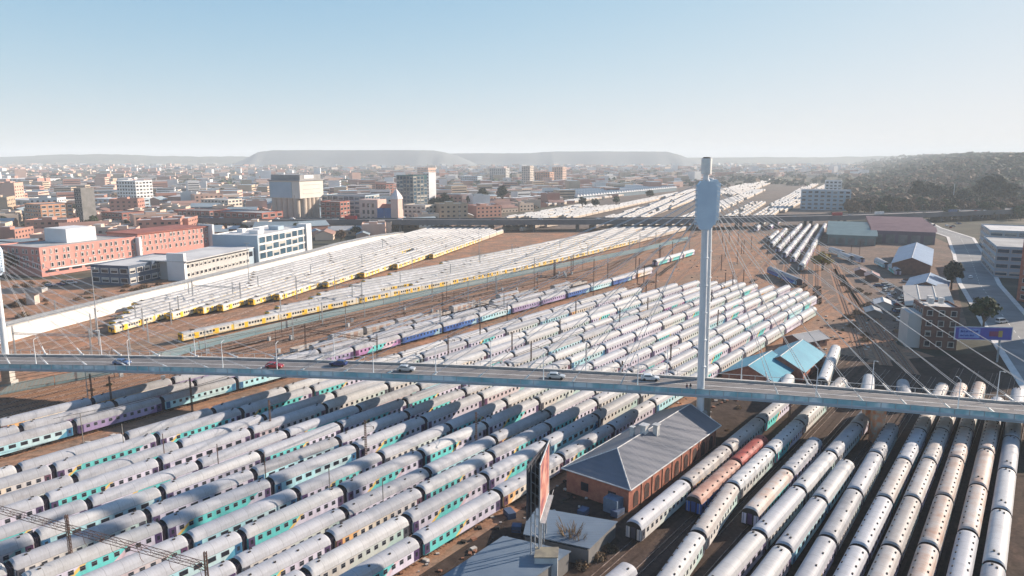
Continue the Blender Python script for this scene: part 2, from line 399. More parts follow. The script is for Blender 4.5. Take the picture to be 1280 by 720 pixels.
def roof_mesh(kind, vents):
    b = MB(); L = CL / 2; pr = roof_profile(14 if vents != 9 else 6); rings = []
    for x, hs in ((-L - .05, .76), (-L + .3, .95), (-L + .9, 1.0), (L - .9, 1.0), (L - .3, .95), (L + .05, .76)):
        rings.append([(x, y * (0.985 if hs < .8 else 1), 2.84 + (z - 2.84) * hs) for y, z in pr])
    b.loft(rings, 0, False, False)
    n = len(rings[0]) ; b.quad(rings[0][::-1], 1); b.quad(rings[-1], 1)
    if vents in (1, 2):
        ys = (-.95, .95) if vents == 2 else (-.75,)
        for y in ys:
            zt = 2.84 + 1.34 * (1 - abs(y / (CW / 2 + .03)) ** 2.3) ** .56
            for k in range(8 if vents == 2 else 5):
                x = -8 + k * (16 / (7 if vents == 2 else 4)); b.box(x - .17, x + .17, y - .11, y + .11, zt - .08, zt + .13, 2)
    if vents == 3:
        for x in (-7.6, 7.9):
            b.box(x - .2, x + .2, -.5, -.25, 4.0, 4.27, 2); b.box(x + .4, x + .8, .1, .4, 4.05, 4.3, 2)
    return b.mesh("coach_roof_" + kind, [ROOFS[kind][0], dark, dark], smooth=False)
def bogie_mesh():
    b = MB()
    for y in (-.98, .98):
        b.box(-1.5, 1.5, y - .07, y + .07, .42, .70, 0)
        for x in (-1.05, 1.05): b.tube((x, y * .74 - .06, .46), (x, y * .74 + .06, .46), .44, n=14, m=0)
    b.box(-.3, .3, -.98, .98, .45, .8, 0)
    return b.mesh("bogie", rustdark)
def under_mesh():
    b = MB(); L = CL / 2
    b.box(-L, L, -1.2, 1.2, .72, .93, 0); b.box(-2.6, .4, -1.25, -.5, .35, .75, 0); b.box(1.2, 3.0, -1.25, -.4, .4, .75, 0); b.box(-1.5, 2.2, .5, 1.25, .38, .75, 0)
    return b.mesh("underframe", dark)
def gang_mesh():
    b = MB(); b.box(0, 1.0, -1.1, 1.1, 1.0, 3.3, 0)
    for k in range(4): b.box(.06 + k * .24, .15 + k * .24, -1.2, 1.2, .95, 3.42, 0)
    return b.mesh("gangway", M("gangway_rubber", (.055, .045, .065), None, 1))
def win_mesh():
    b = MB(); w = -CW / 2
    b.box(-.40, .40, w - .018, w + .01, 1.80, 2.57, 0); b.box(-.35, .35, w - .03, w - .019, 1.85, 2.52, 1); b.box(-.35, .35, w - .04, w - .031, 2.26, 2.29, 0)
    return b.mesh("window", [frame_grey, glass_dark])
def bigwin_mesh():
    b = MB(); w = -CW / 2
    b.box(-.68, .68, w - .018, w + .01, 1.75, 2.57, 0); b.box(-.63, .63, w - .03, w - .019, 1.80, 2.52, 1)
    return b.mesh("wide_window", [frame_grey, glass_dark])
def door_mesh(liv):
    b = MB(); w = -CW / 2; b.box(-.56, .56, w - .02, w + .01, 1.0, 2.74, 0); b.box(-.22, .22, w - .032, w - .021, 1.65, 2.35, 1)
    return b.mesh("door_" + liv, [M("coach_door_" + liv, LIV[liv][1], None, 1, .5), glass_dark])
USED = set()
def uniq(label):
    base = label; k = 2
    while label in USED:
        label = f"{base}, {ordn(k)} such"; k += 1
    USED.add(label); return label
def make_coach(x, y, rz, liv, roof, detail, label, vents=3, group="parked passenger coaches in the rail yard", flip=False, gang=True, L=None):
    t = thing("passenger_coach", (x, y, 0.02), rz + (pi if False else 0), label, "train coach", group)
    if detail == 0:   # distant: body and roof only
        add("body", cached(("b", liv, 0), lambda: body_mesh(liv, 0)), t); add("roof", cached(("r", roof, 9), lambda: roof_mesh(roof, 9)), t); return t
    ob = add("body", cached(("b", liv, detail), lambda: body_mesh(liv, detail)), t)
    orf = add("roof", cached(("r", roof, vents), lambda: roof_mesh(roof, vents)), t)
    add("underframe", cached("uf", under_mesh), t)
    for sx in (-6.6, 6.6): add("bogie", cached("bg", bogie_mesh), t, (sx, 0, 0))
    if gang: add("gangway", cached("gg", gang_mesh), t, (CL / 2, 0, 0))
    if detail >= 2:
        big = liv == 'cyan' or liv == 'darkred' or (liv == 'lilac' and rnd.random() < .5)
        if big:
            for k in range(7): add("window", cached("bw", bigwin_mesh), t, (-6.6 + k * 2.2, 0, 0))
        else:
            for k in range(10): add("window", cached("w", win_mesh), t, (-7.3 + k * 1.62, 0, 0))
        for sx in (-CL / 2 + .68, CL / 2 - .68): add("door", cached(("d", liv), lambda: door_mesh(liv)), t, (sx, 0, 0))
    if L:
        t.scale = (L / CL, 1, 1)
    return t
def bridge_edge(X): return 158 - .153 * X + .00022 * max(0, X) ** 2
coach_specs = []   # (dist, x, y, rz, liv, roof, vents, label-bits)
def row(v, phase, u0, u1, rowname, livs, roofs, vents, vfun=None, region="left", pitch=20.0):
    k0 = math.ceil((u0 - phase) / pitch - 1e-6); lst = []
    k = k0
    while phase + pitch * (k + 1) <= u1 + 1:
        ua = phase + pitch * k; vv0 = vfun(ua) if vfun else v; vv1 = vfun(ua + pitch) if vfun else v
        ax, ay = UV(ua, vv0); bx, by = UV(ua + pitch, vv1); cx, cy = (ax + bx) / 2, (ay + by) / 2
        rz = math.atan2(by - ay, bx - ax)
        if any(in_view(px_, py_, 3.5, 12, 12) for px_, py_ in ((ax, ay), (bx, by), (cx, cy))):
            lst.append((cx, cy, rz))
        k += 1
    near = [c for c in lst if c[1] < bridge_edge(c[0]) + 6]; far = [c for c in lst if c[1] >= bridge_edge(c[0]) + 6]
    near.sort(key=lambda c: -c[1]); far.sort(key=lambda c: c[1])
    for side, ls in (("before", near), ("beyond", far)):
        for i, c in enumerate(ls):
            liv = rnd.choice(livs); rf = rnd.choice(roofs); vt = rnd.choice(vents)
            if side == 'beyond' and len(livs) > 10: liv = rnd.choice(LVFAR); rf = rnd.choice(('white', 'bright', 'bright', 'white', 'white', 'dull'))
            where = f"{ordn(i + 1)} {side} the bridge, {rowname}"
            coach_specs.append([math.hypot(c[0], c[1]), c[0], c[1], c[2], liv, rf, vt, where])
LVFAR = ['white', 'white', 'white', 'lilac', 'cream', 'white', 'palepink', 'palepink', 'cyan', 'halfteal', 'swoosh', 'pink', 'white', 'lilac']
LV = ['palepink', 'swoosh', 'swoosh', 'teal', 'teal', 'halfteal', 'halfteal', 'lilac', 'lilac', 'white', 'pink', 'swoosh', 'teal', 'cream', 'cyan']
RF = ['white', 'white', 'white', 'bright', 'dull', 'white']
rowsL = [(-154.2, 5), (-149, 9), (-141, 9.7), (-136, 3), (-128.6, 7), (-123.2, 17), (-116.8, 11.3), (-111, 11), (-103.6, 11.3), (-98, 17), (-91.2, 11.8), (-86.4, 5), (-81, 16.5), (-74.8, 12.7)]
ends = [283, 300, 322, 325, 327, 336, 339, 338, 342, 339, 335, 326, 315, 296]
N = len(rowsL)
TRACKS = []
for i, ((v, ph), ue) in enumerate(zip(rowsL, ends)):
    rn = f"{ordn(N - i)} row left of the shed"
    row(v, ph, -25, ue + 6, rn, LV + (['cyan'] if i in (5, 6) else []) + (['purple'] if i < 3 else []), RF, [3, 3, 0, 1 if i > 9 else 3, 2 if i == N - 1 else 3])
    TRACKS.append((v, -20, ue + 30))
# rows left of the ballast strip
row(-171.6, 1.6, 5, 322, "row beside the ballast strip", ['purple', 'purple', 'royal', 'purple', 'cyan', 'royal', 'purple', 'teal', 'pink'], ['dull', 'dull', 'white'], [3, 0])
row(-177.6, 13.3, 10, 290, "second row behind the ballast strip", ['purple', 'cyan', 'purple', 'teal', 'royal'], ['dull', 'white'], [3])
row(-184.5, 11, 10, 120, "third row behind the ballast strip", ['purple', 'cream', 'purple', 'cyan'], ['white', 'dull'], [3])
for v, a_, b_2 in ((-171.6, 10, 345), (-177.6, 10, 330), (-184.5, 10, 330), (-190.5, 10, 330), (-195.5, -10, 345), (-200, -10, 350), (-204.5, -10, 355), (-209, -10, 360), (-213.5, -10, 330), (-218, 120, 300), (-222.5, 150, 300), (-162.5, 30, 330)): TRACKS.append((v, a_, b_2))
# right yard
RV = ['lilac', 'white', 'swoosh', 'white', 'halfteal']
RR = ['white', 'weathered', 'rusty']
row(-50, 137, 96, 178, "row against the brick shed", ['halfteal', 'white', 'cream'], ['weathered', 'white'], [1, 2])
row(-42.6, 141, 80, 202, "row right of the red coach", ['white', 'halfteal'], ['bright', 'weathered'], [2, 1], vfun=lambda u: -42.6 + max(0, 121 - u) * .10)
row(-36.6, 133, 112, 154, "short row of two coaches", ['teal', 'lilac'], ['white', 'rusty'], [1, 2])
row(-32.3, 147, 60, 188, "third full row right of the shed", RV, ['white', 'bright'], [3, 1], vfun=lambda u: -33.5 + (u - 86) * .02)
row(-28.6, 145, 64, 146, "row ending short of the bridge", ['lilac', 'cyan'], ['bright', 'white'], [3])
row(-24.8, 152, 70, 173, "row beside the graffiti pier", RV, ['white', 'dull'], [2, 1], vfun=lambda u: -24 - (u - 112) * .025)
for i, (v, ph, sl, ue, rs, vt) in enumerate(((-19.6, 152, -.012, 213, ['weathered', 'white', 'weathered'], [2]), (-15.7, 155, -.012, 216, ['weathered', 'rusty'], [2]), (-11.2, 159, -.02, 220, ['rusty', 'weathered', 'rusty'], [2]), (-6.7, 167.5, -.02, 208, ['weathered', 'rusty', 'white'], [3, 2]), (-2.8, 159, -.02, 220, ['bright', 'white', 'dull'], [3]))):
    row(v, ph, 60, ue, f"{ordn(5 - i)} row from the yard's right edge", RV, rs, vt, vfun=lambda u, v=v, sl=sl: v + (u - 125) * sl)
for v, a_, b_2 in ((-50, 60, 240), (-45.6, 40, 240), (-40.5, 60, 230), (-36.6, 60, 230), (-32.3, 60, 230), (-28.6, 60, 230), (-24.8, 60, 230), (-19.6, 60, 245), (-15.7, 60, 245), (-11.2, 60, 245), (-6.7, 60, 245), (-2.8, 60, 245)): TRACKS.append((v, a_, b_2))
# fan of stored coaches before the motorway on the right
FAN = [((945, 284), (956, 274)), ((962, 282), (975, 273)), ((961, 297), (974, 286)), ((964, 304), (983, 284)), ((972, 309), (1002, 278)), ((980, 316), (1013, 278)), ((991, 321), (1022, 278)), ((1001, 331), (1032, 278))]
for i, (a, b) in enumerate(FAN):
    A, B = W(*a, 4.0), W(*b, 4.0); d = (B - A); n = int(d.length // 20); d.normalize(); rz = math.atan2(d.y, d.x)
    for k in range(n):
        c = A + d * (10 + 20 * k)
        coach_specs.append([c.length, c.x, c.y, rz, rnd.choice(['white', 'lilac', 'white', 'purple']), rnd.choice(['white', 'bright', 'white', 'dull']), 3, f"{ordn(k + 1)} from the near end, {ordn(i + 1)} row of the right fan"])
far_boxes = []     # coaches past the three hundredth go into one distant mass
coach_specs.sort(key=lambda s: s[0])
special = {}
seen_kind = 0
for s in coach_specs[:372]:
    dist, x, y, rz, liv, rf, vt, where = s
    det = 2 if y < bridge_edge(x) + 2 and dist < 215 else (1 if dist < 420 else 0)
    lw = LIV[liv][2]
    if det == 0 or "right" in where or "row against" in where or "short" in where or "pier" in where: lab = f"{ROOFS[rf][1]} coach, {where}"
    else: lab = f"{lw} coach, {where}"
    make_coach(x, y, rz, liv, rf, det, uniq(lab), vt)
for s in coach_specs[372:]: far_boxes.append((s[1], s[2], s[3]))
# the odd ones by the shed
def uvcoach(u0, u1, v0, v1, liv, rf, vt, lab, det=2, gang=False):
    ax, ay = UV(u0, v0); bx, by = UV(u1, v1); L = math.hypot(bx - ax, by - ay) - .5
    t = make_coach((ax + bx) / 2, (ay + by) / 2, math.atan2(by - ay, bx - ax), liv, rf, det, lab, vt, gang=gang, L=L); return t
uvcoach(111.5, 131, -45.9, -45.9, 'royal', 'salmon', 2, "salmon-roofed coach between the brick shed row and the pale row", gang=True)
uvcoach(131.3, 147, -45.9, -45.9, 'darkred', 'red', 1, "short red coach coupled behind the salmon-roofed coach")
uvcoach(67, 86.5, -45.4, -44.8, 'lilac', 'white', 1, "lone pale coach whose end shows at the bottom beside the dry bushes")
A_, B_ = W(1045, 430, 4.2), W(1028, 472, 4.2)
for k, (q0, q1) in enumerate(((0, .5), (.5, 1.0))):
    a, b = B_.lerp(A_, q0), B_.lerp(A_, q1)
    make_coach((a.x + b.x) / 2, (a.y + b.y) / 2, math.atan2(b.y - a.y, b.x - a.x), 'white', 'bright', 1, ["pale coach just beyond the bridge, beside the teal roofs", "pale coach by the orange earth bank above the teal roofs"][k], 1, L=(b - a).length - .5)
for px_, py_, liv, lab in ((987, 466, 'white', "white coach end showing between the teal-roofed brick buildings and the bridge"), (1087, 466, 'white', "upright white coach end just beyond the bridge railing")):
    c = W(px_, py_, 4.2); d = Vector((sin(R(28)), cos(R(28)), 0)); c2 = c - d * 9
    make_coach(c2.x, c2.y, math.atan2(d.y, d.x), liv, 'bright', 1, lab, 0, L=17)
# three pieces by the far orange ground
for (a, b, liv, rf, lab) in (((818, 325), (868, 311), 'teal', 'bright', "coach with white and teal graffiti side standing alone past the yard"), ((770, 346), (812, 334), 'cream', 'white', "cream coach standing alone past the far end of the yard"),
                            ((962, 333), (1008, 352), 'royal', 'dull', "blue coach standing crosswise beyond the curved pale rows")):
    A2, B2 = W(*a, 4), W(*b, 4); d = B2 - A2; n = max(1, round(d.length / 20)); d.normalize()
    for k in range(n):
        c = A2 + d * (d.length * 0 + 10 + 20 * k)
        make_coach(c.x, c.y, math.atan2(d.y, d.x), liv, rf, 1, uniq(lab if k == 0 else lab.replace("standing", f"coupled as {ordn(k + 1)} car,")), 0)
# small stock near the green warehouse
for i, ((px_, py_), az, liv, rf, L, lab) in enumerate((((1057, 318), 4, 'white', 'bright', 16, "white coach in front of the green warehouse"), ((1070, 320), 4, 'lilac', 'dull', 14, "grey slatted coach in front of the green warehouse"), ((1102, 326), 12, 'cyan', 'bright', 17, "blue-ended coach left of the blue-roofed house"), ((1118, 334), 16, 'teal', 'white', 14, "short graffiti coach nearest the blue-roofed house"), ((1046, 312), 2, 'white', 'bright', 9, "stub of a white coach at the green warehouse door"))):
    c = W(px_, py_, 3.5); d = Vector((sin(R(az)), cos(R(az)), 0)); make_coach(c.x, c.y, math.atan2(d.y, d.x), liv, rf, 0, lab, L=L)
for i, ((px_, py_), az, c_, lab) in enumerate((((1130, 478), 25, 'royal', "royal blue coach end under the cables beyond the bridge"),)):
    c = W(px_, py_, 4); d = Vector((sin(R(az)), cos(R(az)), 0)); make_coach(c.x - d.x * 4, c.y - d.y * 4, math.atan2(d.y, d.x), c_, 'dull', 1, lab, 0, L=14)

# ---------------------------------------------------------------- goods wagons (low, left of the coaches)
def wagon_mesh(kind):
    b = MB(); L = 6.6
    b.box(-L, L, -1.25, 1.25, .75, 1.05, 1)
    if kind == 0:
        b.box(-L, L, -1.35, 1.35, 1.05, 3.1, 0)
        b.loft([[(x, y, 3.1 + (.45 * (1 - (y / 1.38) ** 2))) for y in (-1.38, -.9, -.4, 0, .4, .9, 1.38)] for x in (-L - .1, L + .1)], 2, False, False)
        for x in (-3.3, 0, 3.3): b.box(x - .9, x + .9, -1.38, -1.351, 1.2, 2.9, 3)
    else:
        for s in (-1, 1):
            b.box(-L, L, s * 1.3 - .05, s * 1.3 + .05, 1.05, 2.0, 0)
        for s in (-1, 1): b.box(s * L - .05, s * L + .05, -1.25, 1.25, 1.05, 2.0, 0)
    for x in (-4.6, 4.6):
        for dx in (-.9, .9):
            for y in (-.72, .72): b.tube((x + dx, y - .06, .45), (x + dx, y + .06, .45), .42, n=10, m=1)
    return b.mesh("wagon", [M("wagon_paint", (.55, .52, .50), (.40, .34, .30), .8, v=.2), dark, ROOFS['white'][0], M("wagon_door", (.42, .28, .22), None, 1)])
wg = [wagon_mesh(0), wagon_mesh(1)]
n_ = 0
for v, us in ((-184.5, range(128, 300, 15)), (-190.5, range(140, 262, 15))):
    for i, u in enumerate(us):
        if rnd.random() < .12: continue
        x, y = UV(u, v); n_ += 1; k = 0 if rnd.random() < .72 else 1
        t = add("goods_wagon", wg[k], None, (x, y, 0), YROT, uniq(f"{'covered pale' if k == 0 else 'open low'} goods wagon, {ordn(i + 1)} beyond the bridge in the {'nearer' if v > -187 else 'farther'} wagon row"), "goods wagon", "goods wagons left of the coaches")
# ballast wagons parked low on the strip are absent; the strip is bare orange ballast with sleepers
for v, u0, u1 in TRACKS:
    b = MB(); Ls = u1 - u0; b.quad([(0, -2.0, .0), (Ls, -2.0, .0), (Ls, 2.0, .0), (0, 2.0, .0)])
    for s in (-.53, .53): b.box(0, Ls, s - .035, s + .035, .01, .17, 1)
    x, y = UV(u0, v); b.build("track", [dark_ballast if v > -60 else ballast, steel], loc=(x, y, .045), rz=YROT, kind="structure")

# ---------------------------------------------------------------- yellow and white commuter trains
ECAB = M("train_yellow", (.85, .50, .04), (.80, .44, .03), 1.2, .45)
ESIDE_m, _b = base_mat("train_side", .5, 0, .3)
def _es():
    m = ESIDE_m; n, l = nodes(m); tc = n.new("ShaderNodeTexCoord"); sp = n.new("ShaderNodeSeparateXYZ"); l.new(tc.outputs["Object"], sp.inputs[0])
    oi = n.new("ShaderNodeObjectInfo"); off = math_(m, 'MULTIPLY', oi.outputs["Random"], 7.0)
    f = math_(m, 'FRACT', math_(m, 'MULTIPLY', math_(m, 'ADD', sp.outputs[0], off), 1 / 7.3))
    col = ramp(m, f, [(0, (.68, .64, .54)), (.66, (.85, .55, .08)), (.86, (.62, .58, .48))], 'CONSTANT')
    low = math_(m, 'LESS_THAN', sp.outputs[2], 1.35); col = mix(m, col, (.84, .53, .08), math_(m, 'MULTIPLY', low, .35))
    g = ramp(m, noise(m, .8, 5), [(.3, (.7, .66, .62)), (.6, (1, 1, 1))]); col = mix(m, col, g, .8, 'MULTIPLY')
    l.new(vary(m, col, .12), _b.inputs["Base Color"])
_es()
EROOF = roof_mat("train_roof", (.52, .515, .52), (.45, .44, .44), (.30, .285, .28), .3)
def emu_mesh(kind, which):
    b = MB(); L, w = 9.55, 1.42
    if which == "body":
        b.box(-L, L, -w, w, .85, 2.98, 0)
        for s in (-1, 1):
            y0, y1 = (w - .01, w + .015) if s > 0 else (-w - .015, -w + .01)
            for x in (-7.2, -5.9, -3.1, -1.9, -.7, .5, 1.7, 4.5, 5.7, 7.3): b.box(x - .42, x + .42, y0, y1, 1.85, 2.6, 1)
            for x in (-4.55, 3.05): b.box(x - .62, x + .62, y0 - (.01 if s < 0 else -.01), y1, 1.0, 2.85, 2)
        if kind == 1:
            b.box(-L - .35, -L, -w * .97, w * .97, .9, 3.25, 2)
            b.box(-L - .37, -L - .35, -1.1, -.35, 1.9, 2.75, 1); b.box(-L - .37, -L - .35, .35, 1.1, 1.9, 2.75, 1); b.box(-L - .37, -L - .35, -.28, .28, 1.1, 2.75, 3)
        b.box(-L + .3, L - .3, -1.1, 1.1, .35, .85, 3)
        return b.mesh("train_body", [ESIDE_m, glass_dark, ECAB, dark])
    pr = roof_profile(10, 2 * w, 2.92, .75); b.loft([[(x, y, z) for y, z in pr] for x in (-L, L)], 0, False, True)
    for x in ((-6, -2, 2, 6) if kind == 0 else (-3, 2, 6)): b.box(x - 1.2, x + 1.2, -.45, .45, 3.5, 3.68, 1)
    if kind == 1: b.box(-6.4, -4.8, -.7, .7, 3.5, 3.75, 2); b.tube((-6, -.6, 4.1), (-6, .6, 4.1), .05, n=5, m=2); b.tube((-5, 0, 3.7), (-6, 0, 4.1), .05, n=5, m=2)
    return b.mesh("train_roof", [EROOF, M("roof_gear", (.40, .39, .38), (.30, .29, .28), 1), dark])
EM = {(k, w_): emu_mesh(k, w_) for k in (0, 1) for w_ in ("body", "roof")}
emus = []
d15 = Vector((sin(R(15)), cos(R(15)), 0)); n15 = Vector((cos(R(15)), -sin(R(15)), 0))
g1 = [(-223, 238), (-218.5, 231), (-214, 224), (-209.5, 216), (-205.2, 208), (-200.8, 203), (-196, 226), (-191.5, 238), (-187, 244), (-182.5, 258), (-178, 270), (-173.6, 304), (-169.4, 334), (-165.2, 366), (-161, 410)]
for i, (p_, s0) in enumerate(g1):
    s = s0; k = 0
    while s + 19 < (600 if i < 11 else 575):
        if not (rnd.random() < .012 and k > 1):
            c = d15 * (s + 9.5) + n15 * (p_ + max(0, s - 420) * .012 * (7 - i) * -.12); emus.append([c.length, c.x, c.y, pi / 2 - R(15), 1 if (k % 4 == 0) else 0, f"{ordn(k + 1)} along the {ordn(i + 1)} row from the white wall"])
        s += 19.3; k += 1
B2 = [Vector(q) for q in ((-112, 237), (-78, 285), (-31, 345), (4, 390), (45, 450), (90, 520), (140, 600), (176, 662))]
cum = [0]
for i in range(1, len(B2)): cum.append(cum[-1] + (B2[i] - B2[i - 1]).length)
def on_path(s, off):
    s = max(0, min(cum[-1] - .01, s)); i = max(k for k in range(len(cum) - 1) if cum[k] <= s)
    d = (B2[i + 1] - B2[i]); L_ = d.length; d = d / L_; q = B2[i] + d * (s - cum[i]); nrm = Vector((d.y, -d.x)); return q + nrm * off
for i in range(9):
    s = [0, 38, 46, 66, 74, 96, 108, 130, 176][i]; k = 0; off = -4.75 * i
    while s + 19 < cum[-1]:
        a, c = on_path(s, off * (1 + .0006 * s)), on_path(s + 18.9, off * (1 + .0006 * s)); m_ = (a + c) / 2
        if not (rnd.random() < .015 and k > 1):
            emus.append([m_.length, m_.x, m_.y, math.atan2(c.y - a.y, c.x - a.x), 1 if k % 4 == 0 else 0, f"{ordn(k + 1)} along the {ordn(i + 1)} row from the teal fence"])
        s += 19.3; k += 1
emus.sort(key=lambda e: e[0])
for e in emus[:300]:
    _, x, y, rz, kd, where = e
    t = thing("commuter_train_car", (x, y, 0), rz, uniq(f"{'yellow-nosed' if kd else 'yellow and white'} train car, {where}"), "train car", "yellow and white commuter train cars")
    add("body", EM[(kd, "body")], t); add("roof", EM[(kd, "roof")], t)
for e in emus[300:]: far_boxes.append((e[1], e[2], e[3]))
# more rows beyond the motorway, all in one mass
def far_row(px0, az, length, n, gap=5.0, side=-1, z=0):
    d = Vector((sin(R(az)), cos(R(az)))); q = Vector((d.y, -d.x))
    for i in range(n):
        s = rnd.uniform(0, 30)
        while s < length:
            if rnd.random() > .1: c = Vector(px0) + d * s + q * (side * gap * i); far_boxes.append((c.x, c.y, math.atan2(d.y, d.x)))
            s += 20
far_row((28, 700), 26, 220, 9); far_row((120, 690), 22, 560, 8); far_row((178, 690), 24, 700, 5); far_row((256, 720), 25, 800, 4); far_row((300, 800), 27, 900, 4); far_row((215, 690), 24, 300, 4); far_row((360, 1150), 24, 900, 7); far_row((40, 900), 28, 300, 4)
far_row((60, 720), 25, 700, 4); far_row((215, 800), 25, 600, 4); far_row((330, 900), 26, 800, 3); far_row((250, 1000), 25, 700, 5); far_row((10, 608), 34, 70, 6); far_row((90, 612), 33, 70, 6)
fb = MB()
for x, y, rz in far_boxes:
    i = len(fb.v); fb.box(-9.4, 9.4, -1.4, 1.4, .8, 3.0, 1, rz, (x, y)); cr, sr = cos(rz), sin(rz)
    fb.loft([[(x + xx * cr - yy * sr, y + xx * sr + yy * cr, zz) for yy, zz in ((-1.42, 3.0), (-.9, 3.7), (0, 3.95), (.9, 3.7), (1.42, 3.0))] for xx in (-9.4, 9.4)], 0, False, True)
fb.build("distant_stored_trains", [M('far_train_roof', (.46, .45, .44), (.34, .33, .33), .06), M("far_train_side", (.56, .45, .34), (.40, .33, .28), .05)], kind="stuff")

# tracks under the commuter trains, one sheet of rails each
def track_line(a, b):
    a, b = Vector(a[:2]), Vector(b[:2]); d = b - a; Ls = d.length; q = MB()
    q.quad([(0, -1.9, 0), (Ls, -1.9, 0), (Ls, 1.9, 0), (0, 1.9, 0)])
    for s in (-.53, .53): q.box(0, Ls, s - .04, s + .04, .01, .17, 1)
    q.build("track", [ballast, steel], loc=(a.x, a.y, .045), rz=math.atan2(d.y, d.x), kind="structure")
for p_, s0 in g1[::2]: track_line(d15 * (s0 - 60) + n15 * p_, d15 * 640 + n15 * p_)
for off in (4.5, 13.5, 20, 27):
    for i in range(len(B2) - 1):
        dd = (B2[i + 1] - B2[i]).normalized(); nn = Vector((dd.y, -dd.x))
        track_line((B2[i] + nn * off), (B2[i + 1] + nn * off))

for i, (v, u0, tx, ty) in enumerate(((-196, 345, 150, 640), (-200, 350, 158, 650), (-204, 355, 140, 630), (-186, 332, 172, 660), (-178, 332, 186, 670), (-168, 345, 200, 680), (-156, 300, 214, 690), (-148, 315, 224, 690), (-140, 340, 232, 690), (-128, 345, 240, 640), (-118, 345, 232, 600), (-104, 350, 250, 640), (-92, 340, 246, 600), (-80, 318, 230, 540), (-46, 242, 180, 400), (-38, 235, 190, 420), (-30, 230, 176, 380))):
    x, y = UV(u0, v); track_line((x, y), (tx, ty))
# ---------------------------------------------------------------- the cable-stayed road bridge
def zb(X):      # underside of the crested deck
    return 9.9 - .000138 * X * X if X < 0 else (9.9 - .0003 * X * X if X < 110 else 6.27 - (X - 110) * .02)
E0 = Vector((0, 158.0)); ED = Vector((1, -.153)).normalized(); EN = Vector((.153, 1)).normalized(); BW = 13.2
def EP(s, off=0.0, dz=0.0):    # s metres along the near edge, off metres across, dz above the underside
    q = E0 + ED * s + EN * off; return Vector((q.x, q.y + .00022 * max(0, q.x) ** 2, zb(q.x) + dz))
br = thing("cable_stayed_bridge", (0, 158, 0), 0, "cable-stayed road bridge crossing the whole rail yard on white pylons", "bridge")
def bpt(p): return (p[0], p[1] - 158, p[2])
def along(mb, s0, s1, step, prof, m=0, mf=None):
    s = s0; rings = []
    while s <= s1 + 1e-6:
        rings.append([bpt(EP(s, o, z)) for o, z in prof]); s += step
    mb.loft(rings, m, True, True, mf)
S0, S1 = -190, 172
mb = MB(); along(mb, S0, S1, 6, [(0, .35), (0, 1.1), (BW, 1.1), (BW, .35), (BW - 2.5, -.1), (2.5, -.1)][::-1]); mb.build("deck", M("bridge_deck_steel", (.42, .50, .55), (.33, .41, .46), .2, .5), br)
mb = MB(); along(mb, S0, S1, 6, [(2.3, 1.1), (2.3, 1.13), (BW - 2.3, 1.13), (BW - 2.3, 1.1)][::-1]); mb.build("roadway", asphalt, br)
for o0, o1 in ((.35, 2.1), (BW - 2.1, BW - .35)):
    mb = MB(); along(mb, S0, S1, 6, [(o0, 1.1), (o0, 1.28), (o1, 1.28), (o1, 1.1)][::-1]); mb.build("footway", light_concrete, br)
for o in (2.2, BW - 2.2):
    mb = MB(); along(mb, S0, S1, 6, [(o - .12, 1.1), (o - .12, 1.62), (o + .12, 1.62), (o + .12, 1.1)][::-1]); mb.build("crash_barrier", M("barrier_concrete", (.40, .39, .37), (.30, .29, .28), .5), br)
mb = MB()
for o in (3.2, BW / 2 - .08, BW / 2 + .08, BW - 3.2): along(mb, S0, S1, 6, [(o - .06, 1.13), (o - .06, 1.137), (o + .06, 1.137), (o + .06, 1.13)][::-1])
mb.build("lane_markings", white_paint, br)
gl, gb = base_mat("parapet_glass", .12, 0, .6)
_n, _l = nodes(gl); _c1 = ramp(gl, noise(gl, .16, 3), [(.36, (.20, .44, .50)), (.50, (.34, .58, .62)), (.60, (.66, .78, .80))]); _l.new(_c1, gb.inputs["Base Color"])
gb.inputs["Transmission Weight"].default_value = .08
for o in (.06,):     # glass screens on the camera side: one part per 24 m bay
    s = S0
    while s < S1:
        mb = MB(); along(mb, s + .06, min(s + 23.94, S1), 5.97, [(o - .03, .75), (o - .03, 2.2), (o + .03, 2.2), (o + .03, .75)][::-1])
        mb.build("glass_screen", gl, br); s += 24
for o in (-.02, BW + .02):
    mb = MB(); along(mb, S0, S1, 6, [(o - .07, 2.2), (o - .07, 2.3), (o + .07, 2.3), (o + .07, 2.2)][::-1])
    along(mb, S0, S1, 6, [(o - .09, .62), (o - .09, .76), (o + .07, .76), (o + .07, .62)][::-1])
    s = S0
    while s < S1:
        p_ = bpt(EP(s, o, 1.0)); mb.box(p_[0] - .05, p_[0] + .05, p_[1] - .05, p_[1] + .05, p_[2], p_[2] + 1.25); s += 3
    mb.build("parapet_rail", grey_steel, br)
